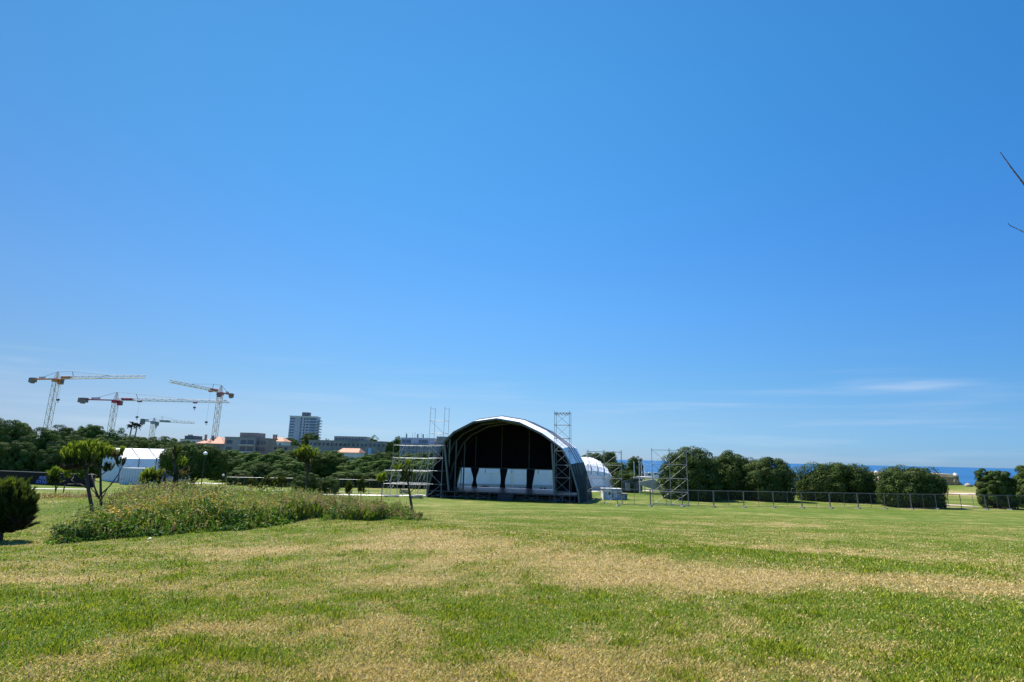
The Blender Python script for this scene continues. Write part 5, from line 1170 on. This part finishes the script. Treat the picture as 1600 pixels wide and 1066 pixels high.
# leafy weeds: stems carrying small leaves
xs, ys = scatter(6200, lambda x, y: .35 + .65 * sstep(.35, .6, vnoise(x / 1.1, y / 1.1, 4))); n = len(xs); per = 16
hgt = rng.uniform(.35, .8, n) * edge_h(xs, ys) * (.7 + .6 * vnoise(xs / 1.7, ys / 1.7, 9)); zone = vnoise(xs / 1.4, ys / 1.4, 14)
b0 = np.stack([xs, ys, H(xs, ys)], 1); B = np.repeat(b0, per, 0); hh = np.repeat(hgt, per) * rng.uniform(.15, 1.0, n * per) ** .8
C = B + unit(rng, n * per) * np.array([.13, .13, .03]) * rng.uniform(.3, 1.2, (n * per, 1)); C[:, 2] = B[:, 2] + hh
Vl = leaves(C, nrm2(unit(rng, n * per) + np.array([0, 0, .5])), rng.uniform(.035, .09, n * per), rng, 1.5)
dk = np.array([[.050, .115, .016], [.065, .14, .02], [.042, .095, .014], [.085, .15, .026]]); lt = np.array([[.10, .19, .024], [.13, .21, .03], [.09, .165, .024], [.15, .20, .04]])
base_c = np.where((zone > .5)[:, None], dk[rng.integers(0, 4, n)], lt[rng.integers(0, 4, n)]); colL = np.repeat(base_c, per, 0) * rng.uniform(.65, 1.35, (n * per, 1))
tag(fastmesh('weeds', Vl, 4, M['weed'], colL), 'leafy green weeds crowding the mound around the young pines', 'weeds', kind='stuff')
# seed heads: brown, reddish and pale
brown_x = lambda x, y: .13 + 1.0 * np.clip(np.exp(-((x - P(520, 790, 22)[0]) / 2.2) ** 2) + .8 * np.exp(-((x - P(225, 775, 24)[0]) / 1.8) ** 2), 0, 1) * (rel(x, y) > .15)
xs, ys = scatter(5200, brown_x); n = len(xs); hgt = rng.uniform(.4, .85, n) * edge_h(xs, ys); b0 = np.stack([xs, ys, H(xs, ys)], 1); lx = rng.normal(size=(n, 2)) * .08
tp = b0.copy(); tp[:, 0] += lx[:, 0]; tp[:, 1] += lx[:, 1]; tp[:, 2] += hgt; s2 = unit(rng, n) * .005
xa = np.concatenate([P(120, 777, 34)[0] + rng.normal(size=1500) * 1.7]); ya = 34 + rng.normal(size=1500) * 1.3; ka = ~in_weeds(xa, ya); xa, ya = xa[ka], ya[ka]   # reddish grass beyond the two pines
ba = np.stack([xa, ya, H(xa, ya)], 1); ta_ = ba + np.stack([rng.normal(size=len(xa)) * .08, rng.normal(size=len(xa)) * .08, rng.uniform(.25, .6, len(xa))], 1)
b0 = np.concatenate([b0, ba]); tp = np.concatenate([tp, ta_]); n = len(b0); s2 = unit(rng, n) * .006
St = np.stack([b0 - s2, b0 + s2, tp + s2 * .6, tp - s2 * .6], 1).reshape(-1, 3)
per = 8; T_ = np.repeat(tp, per, 0); C = T_ + rng.normal(size=(n * per, 3)) * np.array([.02, .02, .07]); Vh = leaves(C, unit(rng, n * per), rng.uniform(.03, .06, n * per), rng, 1.3)
bp_ = np.array([[.24, .16, .085], [.30, .21, .11], [.36, .29, .17], [.18, .12, .07], [.26, .17, .12]]); ck = bp_[rng.integers(0, 5, n)]
tag(fastmesh('seed_heads', np.concatenate([St, Vh]), 4, M['weed'], np.concatenate([ck * .7, np.repeat(ck, per, 0) * rng.uniform(.7, 1.3, (n * per, 1))])), 'brown and straw seed heads standing above the weeds', 'weeds', kind='stuff')
# tall wispy stalks
xs, ys = scatter(4200, lambda x, y: .25 + .75 * sstep(.4, .7, vnoise(x / .9, y / .9, 33))); n = len(xs); hgt = rng.uniform(.55, 1.05, n) * (.35 + .65 * edge_h(xs, ys)); b0 = np.stack([xs, ys, H(xs, ys)], 1); lx = rng.normal(size=(n, 2)) * .13
tp = b0 + np.stack([lx[:, 0], lx[:, 1], hgt], 1); s2 = unit(rng, n) * .0045; St = np.stack([b0 - s2, b0 + s2, tp + s2 * .5, tp - s2 * .5], 1).reshape(-1, 3)
per = 4; C = np.repeat(tp, per, 0) + rng.normal(size=(n * per, 3)) * np.array([.02, .02, .06]); Vh = leaves(C, unit(rng, n * per), rng.uniform(.025, .05, n * per), rng, 1.6)
sp_ = np.array([[.20, .26, .05], [.28, .28, .09], [.36, .31, .15], [.14, .22, .03]]); ck = sp_[rng.integers(0, 4, n)]
tag(fastmesh('wispy_stalks', np.concatenate([St, Vh]), 4, M['weed'], np.concatenate([ck, np.repeat(ck, per, 0) * rng.uniform(.8, 1.2, (n * per, 1))])), 'tall pale wispy stalks rising above the weed patch', 'weeds', kind='stuff')
# yellow and orange flowers
fc = [(P(322, 780, 24)[0], .9), (P(440, 780, 24)[0], 1.3), (P(262, 790, 22)[0], 2.2), (P(380, 780, 25)[0], 1.6), (P(180, 790, 22)[0], 1.4)]
flow = lambda x, y: np.clip(sum(k * np.exp(-((x - c) / w_) ** 2) for (c, w_), k in zip(fc, (1, 1, .08, .22, .05))), 0, 1) * (rel(x, y) > .1) * (rel(x, y) < .75)
xs, ys = scatter(2000, flow); n = len(xs); b0 = np.stack([xs, ys, H(xs, ys) + rng.uniform(.4, .8, n) * edge_h(xs, ys)], 1); per = 3
C = np.repeat(b0, per, 0) + rng.normal(size=(n * per, 3)) * .02; Vf = leaves(C, nrm2(unit(rng, n * per) + np.array([0, -.6, .9])), rng.uniform(.05, .09, n * per), rng)
fp = np.array([[.62, .40, .02], [.66, .46, .05], [.58, .30, .03], [.60, .36, .08]]); cf = fp[rng.integers(0, 4, n)]
x2, y2 = P(90, 767, 33)[0] + rng.normal(size=160) * .35, 33 + rng.normal(size=160) * .5; C2 = np.stack([x2, y2, H(x2, y2) + rng.uniform(.2, .6, 160)], 1)
Vf = np.concatenate([Vf, leaves(C2, nrm2(unit(rng, 160) + np.array([0, -.6, .9])), rng.uniform(.06, .1, 160), rng)]); cf = np.concatenate([np.repeat(cf, per, 0) * rng.uniform(.8, 1.15, (n * per, 1)), np.tile(fp[1], (160, 1))])
tag(fastmesh('wildflowers', Vf, 4, M['weed'], cf), 'small yellow and orange wildflowers scattered among the weeds', 'wildflowers', kind='stuff')
# single dark shrubs in the weed patch
def shrub(px, py, w_, h_, label, seed, pal, leaf=.06):
    g_ = G(px, py); r2 = np.random.default_rng(seed); n = 1500; u_ = unit(r2, n); C = u_ * (r2.uniform(.35, 1.12, (n, 1)) * (.8 + .35 * np.sin(u_[:, :1] * 5 + seed) * np.cos(u_[:, 1:2] * 6))) * np.array([w_ / 2, w_ / 2, h_ / 2]); C[:, 2] += h_ * .55
    o = thing('shrub', label, 'shrub', g_); fastmesh('foliage', leaves(C, nrm2(u_ + unit(r2, n) * .8), r2.uniform(.6, 1.3, n) * leaf, r2, 1.3), 4, M['leaf'], pal[r2.integers(0, len(pal), n)] * r2.uniform(.7, 1.3, (n, 1)), o)
    sm_ = MB()
    for k in range(5): an = k * 1.26; sm_.sweep([g_ + np.array([0, 0, -.03]), g_ + np.array([math.cos(an) * w_ * .2, math.sin(an) * w_ * .2, h_ * .6])], [.015, .006], 5)
    sm_.build('stems', M['bark'], o)
shrub(534, 813, .85, .8, 'dark small shrub at the front edge of the brown weeds', 71, PAL['metro'] * .8, .05)
shrub(507, 811, .55, .85, 'green shrub left of the dark small one in the weeds', 72, PAL['broad'], .05)
shrub(585, 808, .5, .6, 'olive shrub at the right end of the weed patch', 73, PAL['olive'] * 1.3, .05)
shrub(112, 845, 1.3, .45, 'dark low shrub at the left front tip of the weed patch', 74, PAL['broad'] * .9, .06)
shrub(150, 834, 1.3, .5, 'dark low shrub under the leaning young pine', 75, PAL['broad'] * .85, .06)
shrub(368, 824, 1.1, .55, 'dark green bushy weed clump at the front of the flowers', 76, PAL['broad'], .06)
shrub(655, 809, .42, .26, 'small green shrub at the foot of the lone thin pine', 77, PAL['broad'], .05)
pg = G(233, 844); pb = MB(); pb.add([pg + np.array(p) for p in .7 * np.array(((-.07, -.05, .03), (.06, -.04, .06), (.07, .05, .09), (-.05, .06, .05), (0, 0, .10)))], [[0, 1, 4], [1, 2, 4], [2, 3, 4], [3, 0, 4]])
tag(pb.build('paper_scrap', M['paper']), 'crumpled white paper scrap lying on the grass below the weeds', 'litter')
